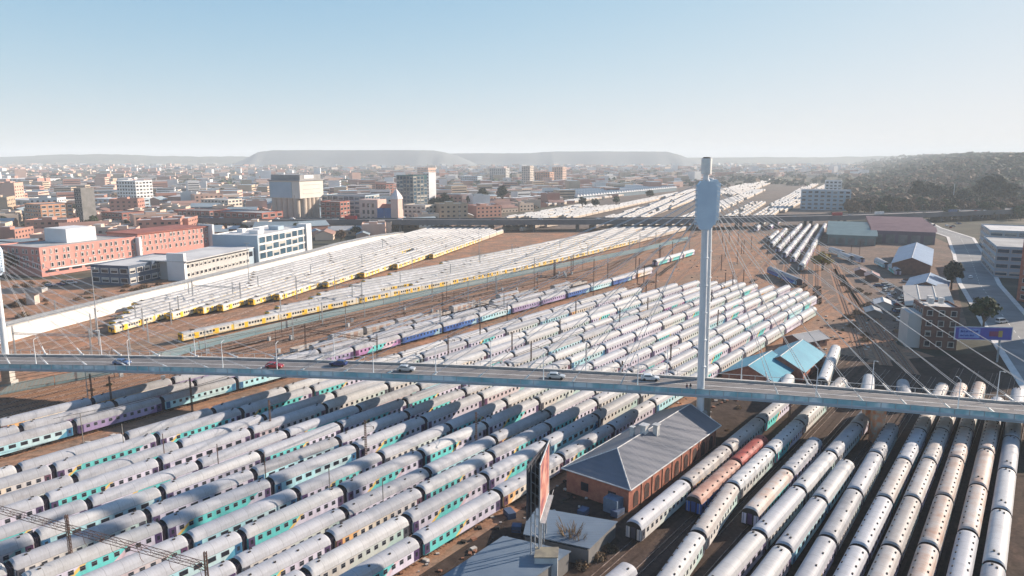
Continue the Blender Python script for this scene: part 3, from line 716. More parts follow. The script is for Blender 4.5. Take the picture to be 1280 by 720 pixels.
# pylons: two steel tubes each, one at either deck edge
def pylon(s, leanx, htop, hhead0, hhead1, label, capz=None):
    for o in (.95, BW - .95):
        base = EP(s + (2.1 if o > 2 else 0), o, 0)
        bx, by = base.x, base.y - 158
        mb = MB(); zt = htop; r = .74
        xat = lambda z: bx + leanx * (z - 11) / 50
        mb.tube((bx, by, 0), (xat(hhead1 + .3), by, hhead1 + .3), r + .1, r - .05, 24)
        for k in range(1, 6):
            z = base.z + 1.2 + k * (hhead0 - base.z) / 6.2; mb.tube((xat(z), by, z - .07), (xat(z), by, z + .07), r + .12, n=24)
        py = mb.build("pylon", M("pylon_white_paint", (.70, .71, .72), (.60, .61, .62), .5, .4, stretch=(1, 1, .12)), br, smooth=False)
        mb = MB()
        for sx in (-.22, .22): mb.tube((bx + sx, by + r + .25, base.z + 1.3), (xat(hhead0) + sx, by + r + .2, hhead0), .03, n=4)
        z = base.z + 1.6
        while z < hhead0: mb.tube((xat(z) - .22, by + r + .23, z), (xat(z) + .22, by + r + .23, z), .02, n=4, cap=False); z += .6
        mb.build("ladder", grey_steel, py)
        mb = MB(); w, d = 1.95, .75
        hd = [(-w, hhead0 + 1.6), (-w + .9, hhead0), (w - .9, hhead0), (w, hhead0 + 1.6), (w + .15, hhead1 - 1.2), (w - .6, hhead1), (-w + .6, hhead1), (-w - .15, hhead1 - 1.2)]
        xc = xat((hhead0 + hhead1) / 2)
        ra = [(xc + x, by - d, z) for x, z in hd]; rb = [(xc + x, by + d, z) for x, z in hd]; mb.loft([ra, rb][::-1], 0, True, True)
        for k in range(9):
            z = hhead0 + 1.2 + k * (hhead1 - hhead0 - 2.2) / 8
            for sg in (-1, 1): mb.box(xc + sg * (w + .05) - .22, xc + sg * (w + .05) + .22, by - .3, by + .3, z - .2, z + .2)
        mb.build("cable_anchor_head", M("anchor_head_blue_grey", (.56, .66, .74), (.50, .60, .69), .3, .45), py)
        if capz and o < 2:
            mb = MB(); x1 = xat(capz); mb.tube((x1, by, hhead1), (x1, by, capz - 3.2), .62, .62, 20); mb.build("mast_neck", white_steel, py)
            mb = MB(); mb.tube((x1, by, capz - 3.2), (x1, by, capz), 1.08, 1.08, 24); mb.tube((x1, by, capz), (x1, by, capz + .25), .9, .7, 20, 1)
            mb.build("lantern_cap", [M("cap_cream", (.86, .82, .76), None, .3), dark], py)
        mb = MB(); mb.box(bx - 1.6, bx + 1.6, by - 1.5, by + 1.5, 0, 1.0); mb.box(bx - 1.2, bx + 1.2, by - 1.1, by + 1.1, 1, 6.5); mb.build("pier", concrete, py)
        # bracket to the deck
        mb = MB(); mb.box(bx - 1.0, bx + 1.0, by - .3, by + 1.5 if o < 2 else by + .3, base.z + .2, base.z + .95) if o < 2 else mb.box(bx - 1.0, bx + 1.0, by - 1.5, by + .3, base.z + .2, base.z + .95)
        mb.build("deck_bracket", grey_steel, py)
        yield o, bx, by, xc, w
cable_m = M("stay_cable", (.62, .62, .62), (.52, .52, .53), 1, .45)
anch_m = grey_steel
def stay(p0, p1, r=.045, nm="cable"):
    if p0[0] < -100: r = .032
    mb = MB(); d = (Vector(p1) - Vector(p0)).normalized(); side = Vector((-d.y, d.x, 0)).normalized() * .2
    for sg in (-1, 1): mb.tube(Vector(p0) + side * sg, Vector(p1) + side * sg, r, n=6, cap=False)
    e = Vector(p1); mb.tube(e - d * 2.2, e, .17, .2, 8); mb.box(e.x - .35, e.x + .35, e.y - .3, e.y + .3, e.z - .35, e.z + .12)
    mb.build(nm, cable_m, br)
s_main = (41.9) / ED.x; s_left = (-143.4) / ED.x
for o, bx, by, xc, w in pylon(s_main, -1.3, 58, 46.8, 57.0, "main", 61.7):
    oo = .9 if o < 2 else BW - .9
    for k in range(9):
        s = s_main + 16.5 + k * 9.0
        if s < S1 - 2: stay((xc + w, by, 48.2 + k * 1.0), bpt(EP(s, oo, 1.5)))
    for k in range(9):
        s = s_main - 18 - k * 11.0; stay((xc - w, by, 48.2 + k * 1.0), bpt(EP(s, oo, 1.5)))
for o, bx, by, xc, w in pylon(s_left, .6, 36, 30.5, 38.5, "left"):
    oo = .9 if o < 2 else BW - .9
    for k in range(7):
        s = s_left + 14.5 + k * 11.2; stay((xc + w, by, 31.6 + k * 1.0), bpt(EP(s, oo, 1.5)))
    for k in range(4): stay((xc - w, by, 31.6 + k * 1.6), bpt(EP(s_left - 12 - k * 9, oo, 1.5)))
# side-span piers, one with graffiti
for X, nm in ((80, 1), (118, 0), (-146, 0), (160, 0)):
    s = X / ED.x
    for o in (3.6, BW - 3.6):
        b0 = EP(s, o); mb = MB(); mb.loft([[(b0.x + x * k, b0.y - 158 + y * k, z) for x, y in ((-1.1, -.9), (1.1, -.9), (1.1, .9), (-1.1, .9))] for z, k in ((0, 1.15), (3.2, .95), (b0.z + .05, 1.15))])
        gm = M("graffiti_orange", (.70, .26, .12), (.55, .45, .36), .7, .8) if nm else concrete
        mb.build("pier", gm, br)
# street lamps on the bridge, each its own thing
def lamp(x, y, z, h, label, arm=1.2, grp="slim lamp posts along the bridge", az=0):
    t = thing("street_lamp", (x, y, z), az, label, "street lamp", grp)
    mb = MB(); mb.tube((0, 0, 0), (0, 0, h), .13, .07, 8); mb.tube((0, 0, h), (arm, 0, h + .25), .05, .05, 6); mb.build("pole", white_steel if grp.startswith("slim") else grey_steel, t)
    mb = MB(); mb.box(arm - .1, arm + .6, -.13, .13, h + .18, h + .32); mb.build("lamp_head", grey_steel, t); return t
lp = [(-122, 0), (-112, 1), (-96, 0), (-85, 1), (-71, 0), (-57, 0), (-47, 1), (-33, 0), (-18, 0), (-7, 1), (7, 0), (16, 1), (28, 0), (35, 1), (52, 1), (66, 0), (81, 1), (95, 0), (108, 1)]
for i, (X, side) in enumerate(lp):
    b0 = EP(X / ED.x, 1.2 if side == 0 else BW - 1.2, 1.28); lamp(b0.x, b0.y, b0.z, 7.0, uniq(f"slim white lamp post on the {'near' if side == 0 else 'far'} footway of the bridge, {ordn(i + 1)} from the far-left pylon"), az=pi / 2 if side == 0 else -pi / 2)

# ---------------------------------------------------------------- cars
def car(x, y, z, rz, paint, label, kind="car", grp="cars crossing the bridge", pm=None):
    m = pm or M("car_paint_" + paint[0], paint[1], None, .5, .25, .2, spec=.6)
    t = thing("car" if kind != "van" else "van", (x, y, z), rz, label, kind, grp)
    prof = [(-2.1, .35), (-2.15, .8), (-1.95, 1.0), (-1.2, 1.05), (.95, 1.02), (2.0, .85), (2.15, .6), (2.1, .35)]
    cab = [(-1.85, 1.0), (-1.45, 1.46), (.1, 1.50), (.95, 1.02)]
    if kind == "van": prof = [(-2.3, .4), (-2.35, 1.1), (1.1, 1.15), (2.1, 1.0), (2.3, .7), (2.3, .4)]; cab = [(-2.3, 1.1), (-2.25, 2.0), (.7, 2.02), (1.25, 1.12)]
    mb = MB(); mb.loft([[(x_, y_ * 1, z_) for x_, z_ in prof] for y_ in (-.86, .86)]); mb.loft([[(x_, .80 * sg + 0, z_) if i_ in (0, len(cab) - 1) else (x_, .68 * sg, z_) for i_, (x_, z_) in enumerate(cab)] for sg in (-1, 1)], 0)
    mb.build("body", m, t)
    zt = cab[1][1]; zl = cab[0][1]
    for sg in (-1, 1):
        mb = MB(); a = [(cab[0][0] + .35, zl + .06), (cab[1][0] + .2, zt - .1), (cab[2][0] - .1, zt - .1), (cab[3][0] - .25, zl + .06)]
        mb.quad([(x_, sg * (.825 - .12 * (z_ - zl) / (zt - zl)), z_) for x_, z_ in a]); mb.build("side_window", glass_dark, t)
    for c0, c1, nm in ((cab[3], cab[2], "windscreen"), (cab[0], cab[1], "rear_window")):
        sgx = 1 if nm == "windscreen" else -1
        mb = MB(); mb.quad([(c0[0] + .03 * sgx, -.7, c0[1] + .05), (c0[0] + .03 * sgx, .7, c0[1] + .05), (c1[0] + .05 * sgx, .6, c1[1] - .06), (c1[0] + .05 * sgx, -.6, c1[1] - .06)]); mb.build(nm, glass_dark, t)
    for x_ in (-1.35, 1.35):
        for y_ in (-.8, .8): mb = MB(); mb.tube((x_, y_ - .1, .33), (x_, y_ + .1, .33), .33, n=14); mb.build("wheel", rubber, t)
    for y_ in (-.6, .6): mb = MB(); mb.box(2.08, 2.17, y_ - .16, y_ + .16, .62, .76); mb.build("headlight", white_paint, t)
    return t
ba = math.atan2(ED.y, ED.x)
PA = {'white': ('white', (.75, .75, .76)), 'silver': ('silver', (.50, .52, .55)), 'red': ('red', (.40, .02, .03)), 'navy': ('navy', (.02, .04, .16)), 'blue': ('steel_blue', (.10, .16, .30))}
for X, o, c, r_, lab, kd in ((-100.5, 4.6, 'blue', 0, "steel-blue hatchback on the bridge nearest the far-left pylon", "car"), (-59.5, 4.8, 'red', 0, "dark red hatchback on the bridge", "car"), (-44.5, 8.4, 'navy', pi, "navy blue car on the far lane of the bridge", "car"),
                             (-26.5, 6.0, 'silver', 0, "small silver car on the bridge behind the navy car", "car"), (9.5, 5.2, 'silver', 0, "silver-green hatchback halfway along the bridge", "car"), (31, 8.0, 'white', 0, "white estate car approaching the tall pylon", "car")):
    b0 = EP(X / ED.x, o, 1.135); car(b0.x, b0.y, b0.z, ba + r_, PA[c], lab, kd)
# ---------------------------------------------------------------- two people by the pylon
def person(x, y, z, rz, coat, legs, label):
    t = thing("person", (x, y, z), rz, label, "person")
    V = [(0, 0, .95), (0, 0, 1.15), (0, 0, 1.42), (0, 0, 1.53), (0, .01, 1.66), (-.19, 0, 1.42), (-.24, .02, 1.14), (-.22, .10, .88), (.19, 0, 1.42), (.24, -.02, 1.14), (.22, .06, .88), (-.10, 0, .90), (-.11, .08, .48), (-.11, .12, .06), (-.11, .24, .03), (.10, 0, .90), (.11, -.06, .48), (.11, -.14, .06), (.11, -.02, .03)]
    Ed = [(0, 1), (1, 2), (2, 3), (3, 4), (2, 5), (5, 6), (6, 7), (2, 8), (8, 9), (9, 10), (0, 11), (11, 12), (12, 13), (13, 14), (0, 15), (15, 16), (16, 17), (17, 18)]
    Rr_ = [.15, .15, .16, .06, .105, .065, .05, .035, .065, .05, .035, .09, .065, .045, .04, .09, .065, .045, .04]
    me = bpy.data.meshes.new("person_body"); me.from_pydata(V, Ed, []); o = add("body", me, t)
    me.materials.append(coat); me.materials.append(legs)
    md = o.modifiers.new("skin", 'SKIN'); sv = me.skin_vertices[0].data
    for i, r_ in enumerate(Rr_): sv[i].radius = (r_, r_ * .8)
    sv[0].use_root = True
    ss = o.modifiers.new("sub", 'SUBSURF'); ss.levels = ss.render_levels = 1
    mb = MB()
    rings = [[(1.02 * r_ * cos(a * pi / 5), 1.02 * r_ * sin(a * pi / 5), z_) for a in range(10)] for z_, r_ in ((1.66, .11), (1.73, .115), (1.78, .09), (1.80, .03))]
    mb.loft(rings); mb.build("hair", M("dark_hair", (.02, .015, .012)), t)
    mb = MB(); mb.loft([[(r_ * cos(a * pi / 5), r_ * .8 * sin(a * pi / 5), z_) for a in range(10)] for z_, r_ in ((.10, .19), (.5, .19), (.95, .19))]); mb.build("trousers", legs, t)
    return t
b0 = EP((38.7) / ED.x, 1.2, 1.28); person(b0.x, b0.y, b0.z, .4, M("coat_dark_red", (.12, .03, .04)), M("jeans_blue", (.05, .12, .25)), "person in a dark red top and blue trousers standing by the tall pylon")
b0 = EP((39.5) / ED.x, 1.4, 1.28); person(b0.x, b0.y, b0.z, -.3, M("coat_black", (.03, .03, .035)), M("trousers_pale", (.45, .46, .48)), "person in a black top and pale trousers standing by the tall pylon")

# ---------------------------------------------------------------- overhead line masts and portals
def mast(x, y, h, label, m=None, arm=True, r=.13, g="overhead line masts between the tracks"):
    t = thing("catenary_mast", (x, y, 0), YROT, label, "mast", g)
    mb = MB()
    if r > .14:
        for a in ((-.16, -.16), (.16, -.16), (.16, .16), (-.16, .16)): mb.tube((a[0], a[1], 0), (a[0] * .7, a[1] * .7, h), .055, n=5)
        for k in range(int(h / .5)):
            z = k * .5; s = .16; mb.tube((-s, -s, z), (s, -s, z + .5), .03, n=4, cap=False); mb.tube((s, s, z), (-s, s, z + .5), .03, n=4, cap=False); mb.tube((-s, -s, z + .5), (-s, s, z), .03, n=4, cap=False); mb.tube((s, -s, z + .5), (s, s, z), .03, n=4, cap=False)
    else: mb.tube((0, 0, 0), (0, 0, h), r, r * .75, 8)
    mb.build("post", m or rust_steel, t)
    if arm:
        mb = MB(); mb.tube((0, 0, h - 1.4), (0, -2.6, h - .9), .04, n=5); mb.tube((0, 0, h - .3), (0, -2.6, h - .9), .03, n=5); mb.build("bracket_arm", m or rust_steel, t)
        mb = MB(); mb.tube((0, -2.6, h - 1.3), (0, -2.6, h - .75), .07, n=8); mb.build("insulator", M("insulator_brown", (.10, .05, .04)), t)
    return t
fgm = [(152, 530, 0), (203, 542, 1), (271, 555, 1), (330, 565, 1), (411, 585, 0), (478, 598, 0), (100, 516, 0)]
for i, (px_, py_, k) in enumerate(fgm):
    q = W(px_, py_, 8.2); mast(q.x, q.y, 8.2, f"thin pole standing between the foreground coaches, {ordn(i + 1)} of the slanting line of poles", wood_pole if k == 0 else rust_steel, arm=False, r=.11)
for i, (px_, py_) in enumerate(((336, 500), (456, 525), (595, 515), (237, 472), (136, 470), (112, 467), (989, 492))):
    q = W(px_, py_, 9.0); mast(q.x, q.y, 9.0, uniq(f"thick rusty lattice mast on the camera side of the bridge, {ordn(i + 1)} of its kind"), rust_steel, True, .18)
mid = [(720, 376), (664, 428), (733, 430), (778, 451), (890, 362), (898, 387), (808, 352), (810, 372), (640, 415), (600, 400), (560, 420), (839, 430), (775, 385), (700, 400)]
for i, (px_, py_) in enumerate(mid):
    q = W(px_, py_, 9.0); mast(q.x, q.y, 9.0, uniq(f"rusty lattice mast among the pale coaches beyond the bridge, {ordn(i + 1)} of its kind"), rust_steel, True, .18)
pal = [(68, 375), (112, 392), (118, 385), (160, 412), (168, 380), (177, 385), (183, 398), (212, 378), (222, 370), (235, 353), (290, 352), (350, 372), (365, 395), (402, 378), (440, 355), (455, 370), (418, 345), (500, 340), (515, 320), (540, 352), (563, 330), (600, 318), (640, 305), (585, 352), (550, 385), (620, 345), (668, 322), (700, 300), (735, 305), (760, 318), (787, 300), (820, 290), (452, 318), (388, 330), (478, 300), (322, 345), (630, 366), (600, 372)]
for i, (px_, py_) in enumerate(pal):
    q = W(px_, py_, 8.5); mast(q.x, q.y, 8.5, uniq(f"grey mast beside the yellow commuter trains, {ordn(i + 1)} of its kind"), grey_steel, i % 2 == 0, .145, "grey masts along the commuter train yard")
for i in range(34):
    u, v = rnd.uniform(300, 520), rnd.choice((-150, -165, -180, -196, -210, -120, -100)) + rnd.uniform(-3, 3); x, y = UV(u, v)
    if y < 590: mast(x, y, 9.0, uniq(f"mast on the open tracks short of the motorway, {ordn(i + 1)} there"), rust_steel, i % 3 == 0, .15, "masts on the open tracks short of the motorway")
for i in range(26):
    u = -10 + i * 14; v = (-194, -211)[i % 2]; x, y = UV(u, v)
    if in_view(x, y, 5, 0, 0): mast(x, y, 8.5, uniq(f"mast on the bare tracks beside the teal fence, {ordn(i + 1)} in line"), rust_steel if i % 3 else grey_steel, True, .13, "masts on the bare tracks beside the teal fence")
def lattice_beam(mb, A, B, h=.9, w=.6, n=14):
    A = Vector(A); B = Vector(B); d = (B - A); L_ = d.length; d.normalize(); side = Vector((-d.y, d.x, 0)) * (w / 2); up = Vector((0, 0, h))
    for s in (side, -side):
        mb.tube(A + s, B + s, .05, n=5); mb.tube(A + s + up, B + s + up, .05, n=5)
        for k in range(n):
            p_ = A + d * (L_ * k / n) + s; q = A + d * (L_ * (k + 1) / n) + s
            if k % 2: mb.tube(p_ + up, q, .028, n=4, cap=False)
            else: mb.tube(p_, q + up, .028, n=4, cap=False)
            mb.tube(q, q + up, .025, n=4, cap=False)
    for k in range(n + 1):
        p_ = A + d * (L_ * k / n); mb.tube(p_ + side, p_ - side, .025, n=4, cap=False); mb.tube(p_ + side + up, p_ - side + up, .025, n=4, cap=False)
        if k < n: q = A + d * (L_ * (k + 1) / n); mb.tube(p_ + side + up, q - side + up, .022, n=4, cap=False)
def portal(posts, zb_, label, ext=0.0, m=None, h=.9, hang=True):
    t = thing("catenary_portal", (posts[0][0], posts[0][1], 0), 0, label, "gantry", "lattice portals over the tracks"); o0 = Vector((posts[0][0], posts[0][1], 0))
    m = m or rust_steel
    for p_ in posts:
        mb = MB(); q = Vector((p_[0], p_[1], 0)) - o0
        for a in ((-.2, -.17), (.2, -.17), (.2, .17), (-.2, .17)): mb.tube((q.x + a[0], q.y + a[1], 0), (q.x + a[0] * .75, q.y + a[1] * .75, zb_ + 2.6), .06, n=5)
        for k in range(int((zb_ + 2.6) / .6)):
            z = k * .6; mb.tube((q.x - .2, q.y - .17, z), (q.x + .2, q.y - .17, z + .6), .03, n=4, cap=False); mb.tube((q.x + .2, q.y + .17, z), (q.x - .2, q.y + .17, z + .6), .03, n=4, cap=False); mb.tube((q.x + .2, q.y - .17, z), (q.x + .2, q.y + .17, z + .6), .03, n=4, cap=False)
        mb.build("leg", m, t)
    A = Vector((*posts[0], zb_)) - o0; B = Vector((*posts[-1], zb_)) - o0; d = (B - A).normalized()
    mb = MB(); lattice_beam(mb, A - d * ext, B + d * (ext * 0), h, .6, max(10, int((B - A).length / 1.3))); mb.build("lattice_beam", m, t)
    if hang:
        L_ = (B - A).length; k = 3.0
        while k < L_:
            q = A + d * k; mb = MB(); mb.tube(q, q - Vector((0, 0, 1.2)) + d * .3, .03, n=4); mb.tube(q - Vector((0, 0, 1.2)) + d * .3, q - Vector((0, 0, 1.6)) + d * .9, .03, n=4); mb.build("dropper", m, t); k += 5.6
    return t
a1, a2 = W(85, 664, 7.6), W(258, 712, 7.6); dd_ = (a2 - a1)
portal([(a1.x, a1.y), (a2.x, a2.y)], 7.6, "rusty lattice portal over the nearest coaches, its beam running out of the photo", ext=22)
for (p1, p2, lab) in (((381, 412), (471, 425), "lattice portal over the covered wagons just beyond the bridge"), ((553, 372), (634, 385), "lattice portal over the wagons by the teal fence"), ((672, 345), (742, 350), "lattice portal at the far end of the magenta-sided row")):
    q1, q2 = W(*p1, 8.0), W(*p2, 8.0); portal([(q1.x, q1.y), (q2.x, q2.y)], 7.4, lab)
for (p1, p2, lab) in (((16, 417), (112, 420), "pale thin portal nearest the far-left pylon"), ((370, 352), (452, 358), "thin portal across the white train roofs left of centre"), ((800, 296), (862, 300), "thin portal over the far rows short of the motorway"), ((240, 357), (300, 360), "thin portal over the leftmost commuter rows")):
    q1, q2 = W(*p1, 8.0), W(*p2, 8.0); portal([(q1.x, q1.y), (q2.x, q2.y)], 7.8, lab, m=grey_steel, h=.5, hang=False)
# contact wires: each a long sagging run of its own
def wire(pts, r=.05):
    b0 = Vector(pts[0]); mb = MB()
    for a, c in zip(pts[:-1], pts[1:]):
        a, c = Vector(a), Vector(c); n = 4; pr = None
        for k in range(n + 1):
            f = k / n; q = a.lerp(c, f) - Vector((0, 0, 1.0 * 4 * f * (1 - f))) - b0
            if pr: mb.tube(pr, q, r, n=4, cap=False)
            pr = q
        mb.tube(a - b0 - Vector((0, 0, 1.25)), c - b0 - Vector((0, 0, 1.25)), r, n=4, cap=False)
    return mb, b0
for i, (v, u0, u1) in enumerate(((-171.6, 128, 330), (-177.6, 128, 330), (-190.5, 60, 330), (-162.5, 55, 340), (-200, 60, 380), (-207, 60, 380), (-143, 128, 300), (-118, 128, 330))):
    us = list(range(u0, u1 + 1, 48)); pts = [(*UV(u, v), 8.4) for u in us]
    mb, b0 = wire(pts); mb.build("overhead_wire", dark, loc=b0, label=uniq(f"black overhead wire pair strung along the yard, {ordn(i + 1)} counting across the tracks"), cat="wire", group="overhead wires")

# ---------------------------------------------------------------- teal palisade fence
def palisade(pts, label, m):
    t = thing("palisade_fence", (pts[0][0], pts[0][1], 0), 0, label, "fence"); o = Vector((pts[0][0], pts[0][1], 0))
    for a, c in zip(pts[:-1], pts[1:]):
        a, c = Vector((*a, 0)) - o, Vector((*c, 0)) - o; d = (c - a); L_ = d.length; d.normalize(); rz = math.atan2(d.y, d.x); mb = MB(); n = int(L_ / .30)
        for k in range(n):
            q = a + d * (k * .30); mb.box(-.09, .09, -.02, .02, .05, 2.7, 0, rz, (q.x, q.y))
        for z in (.5, 2.2): mb.box(0, L_, .02, .06, z, z + .08, 0, rz, (a.x, a.y))
        mb.build("fence_panel", m, t); mb = MB(); mb.box(-.08, .08, -.08, .08, 0, 2.9, 0, rz, (a.x, a.y)); mb.build("post", m, t)
tealm = M("fence_teal", (.19, .32, .36), (.28, .38, .40), .05, .6)
fpts = [W(-60, 512), W(0, 494), W(70, 481), W(140, 468), W(250, 437), W(320, 419), W(400, 400), W(480, 381), W(560, 364), W(640, 347), W(720, 331), W(800, 315), W(860, 300)]
palisade([(p_.x, p_.y) for p_ in fpts], "long teal palisade fence between the commuter trains and the coaches", tealm)

# ---------------------------------------------------------------- white boundary wall of the yard
wp = [W(-30, 436), W(12, 427), W(70, 411), W(130, 395), W(180, 381), W(230, 368), W(300, 349), W(390, 325), W(430, 313), W(470, 303), W(505, 295)]
mb = MB(); hgt = [5.2, 5.2, 5.2, 5.2, 5.0, 4.8, 4.6, 4.6, 4.6, 4.2, 2.4]
wt = thing("boundary_wall", (wp[0].x, wp[0].y, 0), 0, "long white concrete wall curving along the commuter train yard", "wall"); o = wp[0]
for i in range(len(wp) - 1):
    a, c = wp[i] - o, wp[i + 1] - o; d = (c - a).normalized(); n = Vector((-d.y, d.x, 0)) * .4; h0, h1 = hgt[i], hgt[i + 1]
    mb.loft([[tuple(a), tuple(a + n), (a.x + n.x, a.y + n.y, h0), (a.x, a.y, h0)], [tuple(c), tuple(c + n), (c.x + n.x, c.y + n.y, h1), (c.x, c.y, h1)]])
mb.build("wall_panel", M("wall_limewash", (.72, .70, .67), (.60, .57, .54), .15, .8), wt)
mb = MB()
for i in range(len(wp) - 1):
    a, c = wp[i] - o, wp[i + 1] - o; d = (c - a).normalized(); n = Vector((-d.y, d.x, 0)); h0, h1 = hgt[i] + .003, hgt[i + 1] + .003
    a2, c2 = a + n * 6, c + n * 6
    mb.loft([[(a.x - n.x * .2, a.y - n.y * .2, h0), (a2.x, a2.y, h0), (a2.x, a2.y, h0 + .35), (a.x - n.x * .2, a.y - n.y * .2, h0 + .35)], [(c.x - n.x * .2, c.y - n.y * .2, h1), (c2.x, c2.y, h1), (c2.x, c2.y, h1 + .35), (c.x - n.x * .2, c.y - n.y * .2, h1 + .35)]])
mb.build("coping", concrete, wt)
for i in range(len(wp) - 1):
    a, c = wp[i] - o, wp[i + 1] - o; mb = MB()
    for z in (.9, 1.35): mb.tube((a.x, a.y, hgt[i] + z), (c.x, c.y, hgt[i + 1] + z), .06, n=5)
    nseg = max(2, int((c - a).length / 4))
    for k in range(nseg): q = a.lerp(c, k / nseg); hh = hgt[i]; mb.tube((q.x, q.y, hh + .3), (q.x, q.y, hh + 1.4), .05, n=5)
    mb.build("railing", grey_steel, wt)

# ---------------------------------------------------------------- motorway viaduct in the distance
VD = [Vector(q) for q in ((-330, 640), (-190, 608), (0, 603), (150, 615), (320, 655), (470, 712), (620, 780))]
vt = thing("motorway_viaduct", (0, 603, 0), 0, "long dark motorway viaduct crossing the far end of the yard", "viaduct")
def vpt(i, off, z): 
    a = VD[max(0, i - 1)]; c = VD[min(len(VD) - 1, i + 1)]; d = (c - a).normalized(); n = Vector((-d.y, d.x)); q = VD[i] + n * off; return (q.x, q.y - 603, z)
VM = M("viaduct_concrete", (.15, .15, .155), (.10, .10, .11), .05)
for off0, off1, z0, z1, nm, m in ((0, 24, 5.6, 8.4, "deck", VM), (0, .5, 8.4, 10.0, "near_parapet", VM), (23.5, 24, 8.4, 9.6, "far_parapet", VM), (.5, 23.5, 8.4, 8.45, "carriageway", asphalt)):
    mb = MB(); mb.loft([[vpt(i, off0, z0), vpt(i, off1, z0), vpt(i, off1, z1), vpt(i, off0, z1)] for i in range(len(VD))]); mb.build(nm.replace("near_", "").replace("far_", ""), m, vt)
for i in range(len(VD) - 1):
    L_ = (VD[i + 1] - VD[i]).length; n = int(L_ / 34)
    for k in range(n):
        q = VD[i].lerp(VD[i + 1], (k + .5) / n); mb = MB()
        for dy in (5, 18): mb = MB(); mb.box(q.x - .9, q.x + .9, q.y - 603 + dy - 1.4, q.y - 603 + dy + 1.4, 0, 5.6); mb.build("pier", VM, vt)
for i in range(26):
    f = rnd.random() * 5.9; k = int(f); q = VD[k].lerp(VD[k + 1], f - k); d = (VD[k + 1] - VD[k]).normalized(); n = Vector((-d.y, d.x)); side = rnd.choice((6, 10, 15, 19)); q = q + n * side
    mb = MB(); L_ = rnd.choice((2.2, 2.2, 2.2, 5.0)); H_ = 1.5 if L_ < 3 else 3.2
    mb.box(-L_, L_, -.95, .95, .3, H_ * .62 if L_ < 3 else H_); 
    if L_ < 3: mb.box(-1.3, 1.0, -.8, .8, H_ * .62, H_)
    for x_ in (-L_ * .6, L_ * .6): mb.box(x_ - .3, x_ + .3, -1, 1, 0, .6, 1)
    cc = rnd.choice(('white', 'silver', 'white', 'red', 'blue'))
    mb.build("car" if L_ < 3 else "lorry", [M("car_paint_" + PA[cc][0], PA[cc][1], None, .5, .25, .2), rubber], loc=(q.x, q.y, 8.46), rz=math.atan2(d.y, d.x), label=uniq(f"distant {cc} {'car' if L_ < 3 else 'lorry'} on the motorway viaduct, {ordn(i + 1)} of the traffic there"), cat="car" if L_ < 3 else "lorry", group="traffic on the motorway viaduct")
# ---------------------------------------------------------------- brick goods shed
brick = M("brick_orange", (.42, .17, .115), (.31, .115, .08), .9, .85, detail=6)
brick_d = M("brick_dark", (.20, .11, .085), (.15, .085, .07), .6, .85)
def corr(name, c1, c2, axis=0, period=.9, rough=.5, v=0.0, sc_=.12):
    if name in MATS: return MATS[name]
    m, b = base_mat(name, rough, .1, .4); n, l = nodes(m)
    tc = n.new("ShaderNodeTexCoord"); sp = n.new("ShaderNodeSeparateXYZ"); l.new(tc.outputs["Object"], sp.inputs[0])
    w = math_(m, 'SINE', math_(m, 'MULTIPLY', sp.outputs[axis], 2 * pi / period))
    col = ramp(m, noise(m, sc_, 6), [(.32, c2), (.6, c1)])
    bump = n.new("ShaderNodeBump"); bump.inputs["Strength"].default_value = .05; bump.inputs["Distance"].default_value = .1; l.new(w, bump.inputs["Height"]); l.new(bump.outputs[0], b.inputs["Normal"])
    st = ramp(m, noise(m, .9, 4, False, (2.5, .25, 1) if axis == 0 else (.25, 2.5, 1)), [(.35, (.88, .87, .86)), (.6, (1, 1, 1))]); col = mix(m, col, st, .5, 'MULTIPLY')
    if v: col = vary(m, col, v)
    l.new(col, b.inputs["Base Color"]); MATS[name] = m; return m
roof_blue = corr("roof_slate_metal", (.165, .165, .185), (.12, .125, .145), 0, 1.1)
trim = M("gutter_white", (.62, .60, .57), None, 1)
SAZ = R(38.6); C0 = Vector((20.6, 118.4, 0)); SL, SW = 38.0, 13.2
shed = thing("brick_goods_shed", C0, pi / 2 - SAZ, "long orange brick goods shed with a grey metal hip roof beside the coaches", "shed")   # x along, +y to the left
mb = MB(); mb.box(0, SL, 0, SW, 0, 4.6); mb.build("wall", brick, shed)
ov = .75; hr = 8.0
e = [(-ov, -ov, 4.65), (SL + ov, -ov, 4.65), (SL + ov, SW + ov, 4.65), (-ov, SW + ov, 4.65)]; r0 = (7.0, SW / 2, hr); r1 = (SL + ov, SW / 2, hr)
mb = MB()
for q in ([e[0], e[1], r1, r0], [e[2], e[3], r0, r1], [e[3], e[0], r0]): mb.quad(q)
mb.quad([(SL, 0, 4.6), (SL, SW, 4.6), (SL, SW / 2, hr - .3)], 1)
mb.quad([(a[0], a[1], a[2] - .12) for a in e][::-1], 1)
rf_ = mb.build("roof", [roof_blue, brick], shed)
mb = MB()
for a, c in ((e[0], e[1]), (e[3], e[0]), (e[2], e[3]), (r0, r1), (e[0], r0), (e[3], r0), (e[1], r1), (e[2], r1)): mb.tube(a, c, .12, n=6)
mb.build("gutter", trim, rf_)
for x, y, s in ((17.5, SW / 2, 1.0), (19.6, SW / 2 - 1.6, .8), (16.0, SW / 2 + 1.8, .6)):
    mb = MB(); mb.box(x - s * .7, x + s * .7, y - s * .6, y + s * .6, hr - 1.2, hr + 1.0 * s + .4); mb.box(x - s * .9, x + s * .9, y - s * .8, y + s * .8, hr + s + .4, hr + s + .6); mb.build("chimney", trim, rf_)
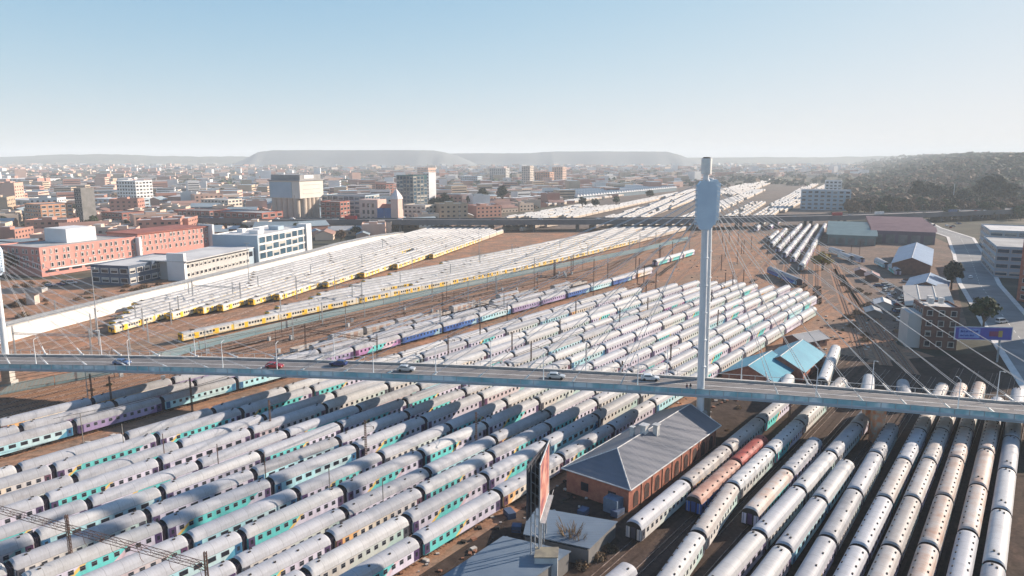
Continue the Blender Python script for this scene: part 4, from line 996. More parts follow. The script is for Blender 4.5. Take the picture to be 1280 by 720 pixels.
for k in range(9):
    x = 2.6 + k * 4.1; mb = MB(); arch = [(x - .95 + (0), -.06, .2)] 
    pts = [(x - .9, 0.2), (x + .9, .2), (x + .9, 2.4), (x + .6, 2.95), (x, 3.15), (x - .6, 2.95), (x - .9, 2.4)]
    mb.loft([[(a, -.05, z) for a, z in pts], [(a, .02, z) for a, z in pts]]); mb.build("door" if k % 3 == 1 else "window", M("shed_opening", (.10, .055, .045), (.05, .04, .04), 2), shed)
    mb = MB(); mb.box(x + 1.95, x + 2.2, -.14, .01, 0, 4.5); mb.build("downpipe" if k % 2 else "pilaster", M("pilaster_brick", (.50, .27, .19), (.38, .18, .12), 1), shed)
for y in (3.4, 9.2): mb = MB(); mb.box(-.06, .02, y - .8, y + .8, 1.3, 2.9); mb.build("window", glass_dark, shed)
mb = MB(); mb.box(-2.3, -.02, 1.0, 3.8, 0, 2.6); mb.build("lean_to", M("tank_blue_grey", (.16, .22, .30), None, 1), shed)
# crates, drums and bits by the shed
for i, (px_, py_, sx) in enumerate(((720, 655, 1.3), (729, 640, 1.0), (637, 642, 1.2), (646, 660, .8), (772, 640, 1.2))):
    q = W(px_, py_, .5); mb = MB(); mb.box(-sx, sx, -.7, .7, 0, 1.1); mb.box(-sx * .9, sx * .9, -.75, .75, .3, .4, 1); mb.build("storage_crate", [M("crate_blue", (.08, .12, .20), None, 1), rust_steel], loc=(q.x, q.y, 0), rz=i, label=uniq(["blue crate against the brick shed's front wall", "small crate near the shed corner", "crate on the dark ground left of the billboard", "little crate behind the billboard posts", "crate by the row's end coach"][i]), cat="crate")
# ---------------------------------------------------------------- blue metal sheds in the foreground
def metal_shed(pts, z0, z1, label, m, wm=None, nm="metal_shed"):
    o = sum((Vector(p_) for p_ in pts), Vector((0, 0))) / len(pts); t = thing(nm, (o.x, o.y, 0), 0, label, "shed"); q = [Vector(p_) - o for p_ in pts]
    ins = [p_ * .965 for p_ in q]; mb = MB(); mb.prism([tuple(p_) for p_ in ins], 0, z0 - .05); mb.build("wall", wm or dark_concrete, t)
    zs = z1 if isinstance(z1, (list, tuple)) else [z1] * len(q); mb = MB(); mb.loft([[(p_.x, p_.y, z0 + zz) for p_, zz in zip(q, zs)], [(p_.x, p_.y, z0 + zz + .14) for p_, zz in zip(q, zs)]]); mb.build("roof", m, t); return t
def W2(x, y, z): q = W(x, y, z); return (q.x, q.y)
steelblue = corr("blue_sheet_roof", (.15, .19, .24), (.10, .135, .185), 1, .8)
metal_shed([W2(662, 633, 2.8), W2(772, 652, 2.8), W2(737, 688, 2.8), W2(654, 670, 2.8)], 2.7, [0, 0, .3, .3], "blue metal-roofed shed in front of the brick goods shed", steelblue)
metal_shed([W2(629, 670, 3.2), W2(714, 689, 3.2), W2(640, 745, 3.2), W2(524, 742, 3.2)], 3.1, [0, 0, .35, .35], "large blue metal-roofed shed at the foot of the billboard", steelblue)
k0 = W(683, 712, 1.5); kt = metal_shed([(k0.x - 1.9, k0.y - 1.6), (k0.x + 1.6, k0.y - 1.6), (k0.x + 1.9, k0.y + 1.3), (k0.x - 1.6, k0.y + 1.3)], 4.3, 0, "small kiosk with flat brown roof and white side under the billboard", M("kiosk_roof", (.26, .23, .17), (.18, .16, .13), .8), M("kiosk_white", (.62, .60, .57), None, .5), "kiosk")
# tall billboard seen almost edge on
bf = Vector((4.75, 102.4, 0)); BAZ = R(11); bt = thing("tall_billboard", bf, pi / 2 - BAZ, "tall double-sided billboard on steel posts seen nearly edge-on, with an orange and pink poster", "billboard")
pm, pb = base_mat("poster_abstract", .5); cl = ramp(pm, noise(pm, .25, 4, False), [(.34, (.05, .04, .08)), (.44, (.30, .10, .10)), (.52, (.46, .20, .15)), (.60, (.55, .34, .28)), (.70, (.30, .28, .34))]); nodes(pm)[1].new(cl, pb.inputs["Base Color"])
mb = MB(); mb.box(-4.6, 4.6, -.22, -.12, 9.4, 17.6); mb.build("poster", pm, bt)
mb = MB()
for z in (9.3, 18.1): mb.tube((-4.7, -.17, z), (4.7, -.17, z), .12, n=6)
for x in (-4.7, 4.7): mb.tube((x, -.17, 9.3), (x, -.17, 18.1), .12, n=6)
mb.build("frame", grey_steel, bt)
mb = MB(); mb.loft([[(4.6, .0, z), (4.6, .12, z), (-4.9, 1.75, z), (-4.9, 1.6, z)] for z in (9.4, 18.0)]); mb.build("back_panel", M("board_back_dark", (.07, .07, .085), (.045, .045, .055), .8), bt)
for x in (-3.6, -1.6, 1.2, 3.4):
    yb = 1.45 - (x + 4.7) * .155
    mb = MB(); mb.tube((x, .0, 0), (x, .0, 18.0), .13, n=8); mb.tube((x, yb, 0), (x, yb, 17.6), .09, n=6)
    for k in range(9): mb.tube((x, 0, 3 + k * 1.6), (x, yb, 3.8 + k * 1.6), .045, n=5)
    mb.build("post", grey_steel, bt)
mb = MB(); mb.box(-4.6, 4.6, -1.0, -.24, 9.0, 9.08); mb.tube((-4.6, -1.0, 10.0), (4.6, -1.0, 10.0), .04, n=5); mb.build("catwalk", grey_steel, bt)

# ---------------------------------------------------------------- teal-roofed brick buildings beyond the bridge
tealroof = corr("teal_sheet_roof", (.055, .27, .36), (.035, .20, .29), 0, .8)
def gable(o, az, L_, w_, he, hr_, label, wallm, roofm, nm="gabled_building", cat="building", wins=4):
    t = thing(nm, o, pi / 2 - az, label, cat); mb = MB(); mb.box(0, L_, -w_, w_, 0, he); mb.quad([(0, w_, he), (0, -w_, he), (0, 0, hr_ - .1)]); mb.quad([(L_, -w_, he), (L_, w_, he), (L_, 0, hr_ - .1)]); mb.build("wall", wallm, t)
    ov = .6; k = (hr_ - he) / w_; ze = he - ov * k; mb = MB()
    for s in (-1, 1):
        p_ = [(-ov, s * (w_ + ov), ze), (L_ + ov, s * (w_ + ov), ze), (L_ + ov, 0, hr_), (-ov, 0, hr_)]; mb.quad(p_ if s < 0 else p_[::-1])
        mb.quad([(a, b, c - .1) for a, b, c in (p_ if s > 0 else p_[::-1])])
    r_ = mb.build("roof", roofm, t); mb = MB(); mb.tube((-ov, 0, hr_ + .03), (L_ + ov, 0, hr_ + .03), .13, n=6)
    for x in (-ov, L_ + ov):
        for s in (-1, 1): mb.tube((x, s * (w_ + ov), ze), (x, 0, hr_), .1, n=6)
    mb.build("ridge_cap", trim, r_)
    for s in (-1, 1):
        for i in range(wins): x = (i + .5) * L_ / wins; mb = MB(); mb.box(x - .6, x + .6, s * w_ - .05, s * w_ + .05, he * .4, he * .8); mb.build("window", glass_dark, t)
    return t
rA, rB = W(936, 457, 6.5), W(964, 439, 6.5); gable((rA.x, rA.y, 0), math.atan2(rB.x - rA.x, rB.y - rA.y), (rB - rA).length, 7.2, 3.3, 6.6, "brick building with a teal gable roof nearest the bridge", brick, tealroof)
rA, rB = W(976, 445, 6.5), W(1003, 425, 6.5); gable((rA.x, rA.y, 0), math.atan2(rB.x - rA.x, rB.y - rA.y), (rB - rA).length, 6.4, 3.3, 6.6, "brick building with a teal gable roof set behind and right of its twin", brick, tealroof)
rA, rB = W(992, 418, 4.5), W(1018, 408, 4.5); gable((rA.x, rA.y, 0), R(60), 12, 4, 2.8, 4.4, "low dark-walled hut behind the teal-roofed buildings", brick_d, corr("grey_hut_roof", (.30, .30, .31), (.22, .22, .23), 0))
blueroof = corr("blue_house_roof", (.12, .20, .32), (.09, .15, .25), 0)
for (pa, pb2, w_, he, hr_, lab, rm, wm) in (((1140, 322), (1146, 303), 9, 6, 9.5, "blue-roofed brick hall beside the pale road", blueroof, brick_d), ((1158, 352), (1163, 341), 8, 4, 7, "blue-roofed brick house behind the grey canopy", blueroof, brick_d)):
    rA, rB = W(*pa, hr_), W(*pb2, hr_); gable((rA.x, rA.y, 0), math.atan2(rB.x - rA.x, rB.y - rA.y), (rB - rA).length, w_, he, hr_, lab, wm, rm)

# ---------------------------------------------------------------- generic facade buildings
blind_m = M('window_blind', (.48, .46, .42), None, 1)
def frame_of(w): return light_concrete if w.name.startswith(('render', 'cladding')) else M('window_surround', (.50, .44, .39), None, 1)
def facade(o, rz, Lx, Ly, floors, fh, label, wallm, roofm, cat="building", nm="office_building", bays=None, wz=(.35, .8), ww=.6, faces="fr", par=.7, winm=None, base=0, balcony=False, storey_band=None):
    """o = near left corner; x runs along the front, y goes back"""
    t = thing(nm, o, rz, label, cat); H = base + floors * fh; mb = MB(); mb.box(0, Lx, 0, Ly, 0, H); w = mb.build("wall", wallm, t)
    mb = MB(); mb.box(.3, Lx - .3, .3, Ly - .3, H, H + .08); mb.build("roof", roofm, t)
    if par:
        mb = MB()
        for a in ((0, Lx, 0, .25), (0, Lx, Ly - .25, Ly), (0, .25, .25, Ly - .25), (Lx - .25, Lx, .25, Ly - .25)): mb.box(*a, H, H + par)
        mb.build("parapet", wallm, t)
    winm = winm or glass_dark; n = 0
    for face in faces:
        Lf = Lx if face in "fb" else Ly; nb = bays or max(2, int(Lf / 3.6)); nb = nb if face in "fb" else max(2, int(nb * Ly / Lx))
        for f in range(floors):
            z0, z1 = base + f * fh + fh * wz[0], base + f * fh + fh * wz[1]
            if storey_band: 
                mb = MB()
                if face == 'f': mb.box(.5, Lx - .5, -.06, .02, z0, z1)
                elif face == 'r': mb.box(Lx - .02, Lx + .06, .5, Ly - .5, z0, z1)
                else: mb.box(-.06, .02, .5, Ly - .5, z0, z1)
                mb.build("window", winm, t); n += 1; continue
            for b_ in range(nb):
                if n >= 98: break
                c_ = (b_ + .5) * Lf / nb; hw = Lf / nb * ww / 2; mb = MB()
                if wallm.name == 'render_salmon': c_ += rnd.choice((-.7, 0, .6)) * (1 if f % 2 else -1); hw *= rnd.choice((.35, .7, .9, .9))
                fw_ = .18 + rnd.random() * .05; blind = z1 - (z1 - z0) * rnd.choice((0, 0, 0, .3, .5))
                def bb_(a, b2, d0, d1, z_0, z_1, m_):
                    if face == 'f': mb.box(a, b2, -d1, -d0, z_0, z_1, m_)
                    elif face == 'r': mb.box(Lx + d0, Lx + d1, a, b2, z_0, z_1, m_)
                    else: mb.box(-d1, -d0, a, b2, z_0, z_1, m_)
                bb_(c_ - hw, c_ + hw, -.02, .05, z0, z1, 0)
                for a, b2, c2_, d2_ in ((c_ - hw - fw_, c_ - hw, z0, z1), (c_ + hw, c_ + hw + fw_, z0, z1), (c_ - hw - fw_, c_ + hw + fw_, z1, z1 + fw_), (c_ - hw - fw_ * 1.5, c_ + hw + fw_ * 1.5, z0 - fw_ * 1.4, z0)): bb_(a, b2, .0, .22, c2_, d2_, 1)
                if blind < z1: bb_(c_ - hw + .02, c_ + hw - .02, .055, .08, blind, z1, 2)
                mb.build("window", [winm, wallm if rnd.random() < .0 else frame_of(wallm), blind_m], t); n += 1
    return t
flat_grey = M("flat_roof_grey", (.40, .39, .38), (.28, .27, .265), .08, .9)
flat_light = M("flat_roof_light", (.60, .58, .56), (.46, .44, .43), .06, .9)
flat_dark = M("flat_roof_dark", (.20, .18, .18), (.13, .12, .12), .08, .9)
pinkw = M("render_salmon", (.60, .28, .235), (.54, .245, .205), .08, .85)
creamw = M("render_cream", (.66, .56, .46), (.56, .47, .39), .06, .85)
whitew = M("render_white", (.74, .73, .72), (.64, .63, .62), .06, .7)
greyw = M("render_grey", (.48, .47, .45), (.40, .39, .38), .06, .85)
redw = M("brick_red", (.34, .12, .09), (.26, .09, .07), .1, .85)
orangew = M("render_orange", (.56, .28, .16), (.48, .23, .13), .06, .85)
bluew = M("cladding_blue", (.36, .44, .50), (.30, .38, .44), .05, .6)
def between(p0, p1):
    d = Vector((p1[0] - p0[0], p1[1] - p0[1])); return d.length, math.atan2(d.y, d.x)
# salmon building: long flank facing the yard (front = right-facing flank)
pA = W(56, 352, 0); pA = Vector((-246, 372, 0))
az = R(23); rz = pi / 2 - az     # front runs away from the camera, facing right
t = facade((pA.x, pA.y, 0), rz, 58, 34, 3, 3.6, "long salmon-pink building with white rooftop block on the left", pinkw, flat_grey, faces="fl", bays=16, ww=.34, wz=(.22, .78), base=4.0)
q = t; mb = MB(); mb.box(4, 50, -.5, 0, 3.2, 3.8); mb.build("canopy", whitew, q)
for k in range(7): mb = MB(); mb.box(2 + k * 7.5, 7.6 + k * 7.5, -.08, .02, 1.9, 3.1); mb.build("strip_window", glass_dark, q)
mb = MB(); mb.box(24, 42, 12, 30, 14.8, 22.5); mb.build("rooftop_block", whitew, q)
mb = MB(); mb.box(57.8, 59.5, -3, 8, 0, 15); mb.build("white_fin_wall", whitew, q)
pB = pA + Vector((sin(az) * 59.5, cos(az) * 59.5, 0))
t = facade((pB.x, pB.y, 0), rz, 54, 26, 3, 3.6, "salmon-pink rear wing with dark red eaves ending in a white fin wall", pinkw, flat_grey, faces="f", bays=15, ww=.34, wz=(.22, .78), base=5.5)
mb = MB(); mb.box(54, 55.5, -4, 9, 0, 18); mb.build("white_fin_wall", whitew, t)
mb = MB(); mb.box(-.5, 54, -.8, 26.5, 16.4, 17.0); mb.build("eaves", redw, t)
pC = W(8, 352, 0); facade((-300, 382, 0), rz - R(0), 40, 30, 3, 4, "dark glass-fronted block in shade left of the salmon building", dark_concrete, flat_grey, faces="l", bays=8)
# dark canopy building and grey building along the wall
q0 = Vector((-186, 345, 0)); facade((q0.x, q0.y, 0), pi / 2 - R(14), 44, 22, 2, 4.6, "low dark steel-clad hall with a pale stepped roof behind the wall", M("cladding_navy", (.08, .11, .16), (.06, .085, .13), .1, .6), flat_light, faces="fl", bays=9, ww=.7)
q0 = Vector((-166, 362, 0)); t = facade((q0.x, q0.y, 0), pi / 2 - R(13), 56, 24, 2, 4.4, "grey office hall with a tall white end panel beside the wall", greyw, flat_light, faces="f", bays=16, ww=.55, wz=(.4, .75))
mb = MB(); mb.box(-2.2, -.3, -1, 9, 0, 14); mb.build("end_panel", whitew, t)
mb = MB(); mb.box(-2.4, 58, -2.4, 25, 9.6, 10.1); mb.build("roof_slab", flat_light, t)
# white modern showroom
q0 = Vector((-150, 424, 0)); az = R(13)
t = facade((q0.x, q0.y, 0), pi / 2 - az, 60, 30, 3, 4.7, "white modern building with big framed windows beside the train yard wall", whitew, flat_light, faces="f", bays=8, ww=.82, wz=(.12, .86), winm=glass_blue, base=1.5)
mb = MB(); mb.box(-1.2, -.1, -.2, 30, 0, 16.3); mb.build("blue_end_wall", bluew, t)
mb = MB(); mb.box(55, 61.5, -1.2, 6, 0, 18); mb.build("corner_tower", whitew, t)
for x, y, s in ((14, 10, 3), (26, 16, 2.4), (40, 12, 3.4), (20, 24, 2)): mb = MB(); mb.box(x - s, x + s, y - s, y + s, 15.7, 18); mb.build("roof_plant", bluew if s > 3 else whitew, t)
mb = MB(); mb.box(-14, -2, 2, 24, 0, 9); mb.build("side_wing", bluew, t)
for k in range(2): mb = MB(); mb.box(-13 + k * 5.2, -9 + k * 5.2, 1.9, 2.02, 4.6, 7.4); mb.build("window", glass_dark, t)
# grain silo
si = thing("grain_silo", (-228, 682, 0), R(-22), "tall grain silo block with ribbed shafts, a blue screen and a pale upper wall", "silo")
silom = M("silo_concrete", (.52, .43, .35), (.42, .35, .29), .08, .85)
for k in range(5): mb = MB(); mb.tube((3.6 + k * 6.2, 3.2, 0), (3.6 + k * 6.2, 3.2, 27), 3.25, n=20); mb.build("silo_shaft", silom, si)
for k in range(4): mb = MB(); mb.tube((31.5, 8.6 + k * 6.2, 0), (31.5, 8.6 + k * 6.2, 27), 3.25, n=20); mb.build("silo_shaft", silom, si)
mb = MB(); mb.box(2, 31, 4, 32, 0, 27); mb.box(0, 35, 0, 35, 24, 40); mb.build("headhouse", M("silo_upper", (.66, .61, .54), (.58, .53, .47), .05, .8), si)
mb = MB(); mb.box(1.2, 26, -.5, -.02, 24.5, 39); mb.build("blue_screen", bluew, si)
mb = MB(); mb.box(-1, 36, -1, 36, 40, 41); mb.box(1, 34, 2, 33, 41, 45.5); mb.build("top_storey", M("silo_top_grey", (.30, .29, .29), None, .1), si)
mb = MB(); mb.box(34.05, 34.3, 8, 22, 42, 45); mb.build("sign_panel", whitew, si)
for k in range(3): mb = MB(); mb.box(35.02, 35.2, 5, 30, 28 + k * 4, 28.5 + k * 4); mb.build("wall_band", greyw, si)
# mid-distance landmark buildings: (corner px,py on ground, az rotation, Lx, Ly, floors, fh, label, wall, roof)
LM = [
 ((404, 277), 8, 46, 30, 6, 4.2, "blue glass office block right of the grain silo", bluew, flat_dark, 'fr', glass_blue),
 ((402, 281), 8, 20, 18, 5, 4.2, "red brick office block at the foot of the grain silo", redw, flat_grey, 'fr', None),
 ((497, 272), 30, 24, 20, 11, 3.9, "green glass tower with a curved white edge, right of the church tower", M("tower_green_glass", (.09, .17, .17), (.06, .12, .13), .1, .15), flat_dark, 'fr', glass_blue),
 ((530, 262), 30, 9, 12, 12, 3.6, "slim white service tower against the green glass tower", whitew, flat_light, 'f', None),
 ((505, 277), 22, 26, 18, 4, 4, "stone block with a pale porch below the green glass tower", creamw, flat_grey, 'fr', None),
 ((522, 228), 25, 34, 30, 8, 4.4, "peach high-rise standing clear of the far town", M("render_peach", (.66, .42, .31), (.58, .37, .28), .05, .85), flat_grey, 'fr', None),
 ((34, 285), 26, 30, 26, 6, 3.5, "orange banded office block on the far left", orangew, flat_grey, 'fr', None),
 ((97, 284), 10, 8, 14, 10, 3.4, "narrow dark tower right of the orange banded block", dark_concrete, flat_dark, 'f', None),
 ((148, 256), 14, 34, 26, 7, 4.4, "white grid-fronted office block on the left of the town", whitew, flat_light, 'fr', None),
 ((118, 262), 12, 60, 26, 3, 4.2, "long low blue hall in front of the white grid-fronted block", bluew, flat_light, 'fr', None),
 ((128, 282), 20, 30, 22, 3, 4, "dark red building behind the salmon building", redw, flat_dark, 'fr', None),
 ((218, 276), 12, 44, 28, 2, 5, "dark red hall with a tiled roof behind the car park", redw, flat_dark, 'fr', None),
 ((268, 284), 16, 56, 26, 3, 4.6, "plum brick factory left of the grain silo", redw, flat_grey, 'fr', None),
 ((252, 262), 12, 40, 24, 3, 4, "cream flats behind the plum brick factory", creamw, flat_light, 'fr', None),
 ((0, 262), 18, 90, 40, 2, 6, "wide tan warehouse on the far left", creamw, flat_light, 'f', None),
 ((0, 230), 14, 120, 60, 2, 6, "long white warehouse near the left skyline", whitew, flat_light, 'f', None),
 ((470, 250), 30, 22, 20, 6, 3.8, "purple-roofed block behind the church tower", redw, flat_dark, 'fr', None),
 ((652, 232), 18, 20, 20, 11, 3.8, "cream tower block, tallest of the far cluster past the motorway", creamw, flat_light, 'fr', None),
 ((668, 234), 18, 34, 24, 8, 3.8, "orange tower block in the far cluster past the motorway", orangew, flat_light, 'fr', None),
 ((690, 230), 18, 26, 24, 10, 3.8, "peach tower block right in the far cluster past the motorway", MATS["render_peach"], flat_light, 'fr', None),
 ((612, 226), 14, 46, 26, 8, 4, "grey slab block in the far town beyond the dark trees", greyw, flat_grey, 'fr', None),
 ((576, 232), 14, 40, 26, 5, 4, "blue-grey office block in the far town past the peach high-rise", bluew, flat_light, 'fr', None),
 ((1000, 262), 14, 54, 26, 5, 4.6, "blue flat-topped office block beyond the motorway on the right", bluew, flat_grey, 'fr', None),
 ((1030, 250), 14, 22, 26, 6, 4.6, "white-edged office block adjoining the blue one on the right", whitew, flat_light, 'f', None),
]
FOOT = []
for (px_, py_), az, Lx, Ly, fl, fh, lab, wm, rm, fc, wnm in LM:
    q = W(px_, py_, 0); facade((q.x, q.y, 0), -R(az + 8), Lx, Ly, fl, fh, lab, wm, rm, faces=fc, winm=wnm, bays=min(8, max(3, int(Lx / 4.5))), ww=.6 if wnm is None else .85, wz=(.3, .8) if wnm is None else (.12, .88)); FOOT.append((q.x, q.y, max(Lx, Ly)))
# church with a pointed tower
q = W(450, 282, 0); ch = thing("church", (q.x, q.y, 0), R(-24), "pink stone church with a pointed clock-style tower beyond the yard", "church")
stone = M("pink_stone", (.64, .45, .38), (.55, .38, .32), .1, .85)
mb = MB(); mb.box(0, 20, 0, 14, 0, 24); mb.build("west_block", stone, ch)
mb = MB(); mb.box(20, 38, 2, 14, 0, 15); mb.quad([(38, 2, 15), (20, 2, 15), (20, 8, 20), (38, 8, 20)][::-1], 1); mb.quad([(38, 14, 15), (20, 14, 15), (20, 8, 20), (38, 8, 20)], 1); mb.build("nave", [stone, redw], ch)
mb = MB(); mb.box(34, 41.5, 0, 7.5, 0, 25); tw = mb.build("tower", stone, ch)
mb = MB(); mb.loft([[(37.75 + x * k, 3.75 + y * k, z) for x, y in ((-4, -4), (4, -4), (4, 4), (-4, 4))] for z, k in ((25, 1.05), (27.5, .9), (34, .05))]); mb.build("spire", M("spire_white", (.72, .66, .64), None, .3), tw)
for fx in range(3):
    for fz in range(3): mb = MB(); mb.box(3.5 + fx * 5, 6 + fx * 5, -.06, .02, 5 + fz * 6, 8.5 + fz * 6); mb.build("window", glass_dark, ch)
# right-hand side: warehouses, tower, canopy, offices
def warehouse(pts_front, depth, he, hr_, label, wallm, roofm, bays):
    (x0, y0), (x1, y1) = pts_front; L_, rz = between((x0, y0), (x1, y1)); t = thing("warehouse", (x0, y0, 0), -R(24), label, "warehouse"); mb = MB(); mb.box(0, L_, 0, depth, 0, he); mb.build("wall", wallm, t)
    nb = bays; w = depth / nb; mb = MB()
    for k in range(nb):
        a = k * w; mb.quad([(-1, a, he), (L_ + 1, a, he), (L_ + 1, a + w * .8, hr_), (-1, a + w * .8, hr_)]); mb.quad([(-1, a + w * .8, hr_), (L_ + 1, a + w * .8, hr_), (L_ + 1, a + w, he), (-1, a + w, he)])
    mb.build("roof", roofm, t)
    for k in range(5): x = (k + .5) * L_ / 5; mb = MB(); mb.box(x - L_ / 14, x + L_ / 14, -.08, .02, .2, he * .7); mb.build("door", dark_concrete, t)
    return t
a, c = W(1034, 305, 0), W(1088, 305, 0); warehouse(((a.x, a.y), (c.x, c.y)), 92, 7, 9.5, "green-grey ribbed warehouse at the head of the right fan of coaches", M("wall_green_grey", (.17, .22, .21), None, .1), corr("roof_green", (.25, .32, .30), (.19, .25, .24), 1, 4.0), 9)
a, c = W(1089, 303, 0), W(1158, 303, 0); warehouse(((a.x, a.y), (c.x, c.y)), 105, 9, 12, "dark red ribbed warehouse right of the green-grey one", M("wall_maroon", (.16, .12, .15), None, .1), corr("roof_maroon", (.36, .20, .18), (.28, .15, .14), 1, 4.5), 9)
a, c = W(1166, 437, 0), W(1206, 440, 0); t = facade((134, 229, 0), R(-14), 10.5, 12, 4, 3.4, "square dark brick block with rooftop tanks behind the blue billboard", brick_d, flat_light, faces='fl', bays=3, ww=.4)
mb = MB(); mb.box(-4.0, -.05, 1, 11, 0, 11.5); mb.build("side_annex", greyw, t)
for x, y in ((3, 4), (6.2, 5), (3.6, 8)): mb = MB(); mb.tube((x, y, 14.5), (x, y, 16.4), .9, n=14); mb.build("water_tank", trim, t)
cpts = [W2(1128, 358, 5), W2(1184, 356, 5), W2(1193, 381, 5), W2(1131, 383, 5)]
o = Vector(cpts[3]); ct = thing("open_canopy", (o.x, o.y, 0), 0, "wide grey canopy roof on posts beside the van yard", "canopy")
mb = MB(); mb.prism([(p_[0] - o.x, p_[1] - o.y) for p_ in cpts], 5.2, 5.45); mb.build("roof", corr("canopy_grey", (.36, .33, .31), (.28, .26, .25), 0, 1.2), ct)
for p_ in cpts: mb = MB(); mb.tube((p_[0] - o.x, p_[1] - o.y, 0), (p_[0] - o.x, p_[1] - o.y, 5.2), .15, n=6); mb.build("post", grey_steel, ct)
for k in (.32, .66): mb = MB(); p0 = Vector(cpts[0]).lerp(Vector(cpts[1]), k) - o; p1 = Vector(cpts[3]).lerp(Vector(cpts[2]), k) - o; mb.tube((p0.x, p0.y, 5.5), (p1.x, p1.y, 5.5), .25, n=5); mb.build("roof_rib", trim, ct)
facade((252, 372, 0), R(-27), 62, 56, 4, 3.9, "blue-grey office block with glazed floors at the right edge", M("office_blue_grey", (.30, .37, .43), (.24, .31, .37), .06, .6), flat_grey, faces='fl', bays=10, ww=.8, winm=glass_blue)
facade((318, 478, 0), R(-27), 70, 50, 3, 4.5, "pale blue-roofed office block behind the glazed one at the right edge", M("office_pale", (.42, .46, .50), None, .06), flat_light, faces='fl', bays=9, ww=.8, winm=glass_blue)
# towers just outside the photograph: they cast the shade over the right of the yard
facade((206, 222, 0), R(20), 34, 30, 14, 3.6, "tall office tower east of the road, outside the photo, shading the yard", greyw, flat_grey, faces='fl', bays=5)
facade((232, 286, 0), R(25), 30, 26, 13, 3.6, "brown office tower east of the road, outside the photo", brick, flat_grey, faces='fl', bays=4)
facade((330, 356, 0), R(25), 40, 30, 16, 3.6, "pale office tower far outside the photo on the east side", creamw, flat_grey, faces='fl', bays=4)
facade((395, 450, 0), R(25), 44, 30, 15, 3.6, "grey office tower far outside the photo behind the blue-grey block", greyw, flat_grey, faces='fl', bays=4)
# blue billboard on one post
q0, q1 = W(1193, 416, 9), W(1262, 416, 9); bb = thing("blue_billboard", (q0.x, q0.y, 0), R(-4), "wide blue and purple billboard on a tall post right of the brick block", "billboard"); L_ = (q1 - q0).length
mb = MB(); mb.box(0, L_, -.15, .15, 6.9, 11.0); mb.build("frame", M("billboard_edge", (.52, .56, .66), None, 1), bb)
mb = MB(); mb.box(.25, L_ - .25, -.18, -.151, 7.1, 10.8); mb.build("poster", M("poster_blue", (.07, .09, .36), (.12, .08, .32), .3), bb)
mb = MB(); mb.box(1.2, L_ * .44, -.20, -.181, 7.5, 10.5); 
for z, n_s in ((9.55, 11), (8.2, 9)):
    for k in range(n_s): x = 1.7 + k * (L_ * .44 - 2.2) / 11; mb.box(x, x + .42 - (k % 3) * .08, -.215, -.201, z - (.3 if z > 9 else .18), z + .35 - (k % 2) * .12, 1)
mb.build("text_panel", [M("poster_pale_blue", (.20, .30, .62), None, 1), M("poster_ink", (.03, .06, .30), None, 1)], bb)
mb = MB(); mb.box(L_ * .60, L_ * .78, -.20, -.181, 8.1, 9.7); mb.build("red_patch", M("poster_maroon", (.22, .05, .12), None, .8), bb)
mb = MB(); mb.box(L_ * .76, L_ * .83, -.215, -.201, 7.9, 9.9); mb.build("yellow_patch", M("poster_yellow", (.45, .33, .10), None, .8), bb)
mb = MB(); mb.tube((L_ * .8, 0, 0), (L_ * .8, 0, 7), .28, n=10); mb.build("post", grey_steel, bb)
q0 = W(472, 284, 0); b3 = thing("dark_blue_sign_tower", (q0.x, q0.y, 0), R(10), "dark blue double sign board standing in front of the motorway", "billboard")
for k in (0, 1): mb = MB(); mb.box(k * 6.2, k * 6.2 + 6, -.3, .3, 4, 17); mb.build("board", M("board_navy", (.04, .10, .24), (.05, .13, .30), .1), b3)
mb = MB(); mb.tube((6.1, 0, 0), (6.1, 0, 10), .5, n=8); mb.build("post", grey_steel, b3)
# tall lamp masts
for i, ((px_, py_), h, lab) in enumerate((((1190, 262), 30, "very tall pale floodlight mast on the right above the motorway"), ((124, 432), 26, "tall grey mast rising past the salmon building"), ((463, 290), 22, "tall pale mast beside the white showroom's far end"), ((575, 288), 24, "tall mast before the motorway, left of the orange wedge of ground"), ((599, 332), 22, "tall mast rising from the wedge of bare ground"), ((312, 362), 22, "tall mast in front of the grey office hall"))):
    q = W(px_, py_, 0); t = thing("mast_light", (q.x, q.y, 0), 0, lab, "light mast"); mb = MB(); mb.tube((0, 0, 0), (0, 0, h), .35 if i == 0 else .2, .18 if i == 0 else .09, 8); mb.build("pole", white_steel if i == 0 else grey_steel, t)
    mb = MB(); mb.box(-1.2, 1.2, -.25, .25, h, h + .35); mb.build("lamp_head", grey_steel, t)
for i in range(22):
    px_ = 205 + i * 9.5 if i < 11 else 1075 + (i - 11) * 13; q = W(px_, 268 if i < 11 else 262, 8); t = lamp(q.x, q.y, 0, 13, uniq(f"distant lamp post {'on the road behind the white showroom' if i < 11 else 'along the motorway on the right'}, {ordn(i % 11 + 1)} in line"), 1.5, "distant lamp posts on the motorway", 0)
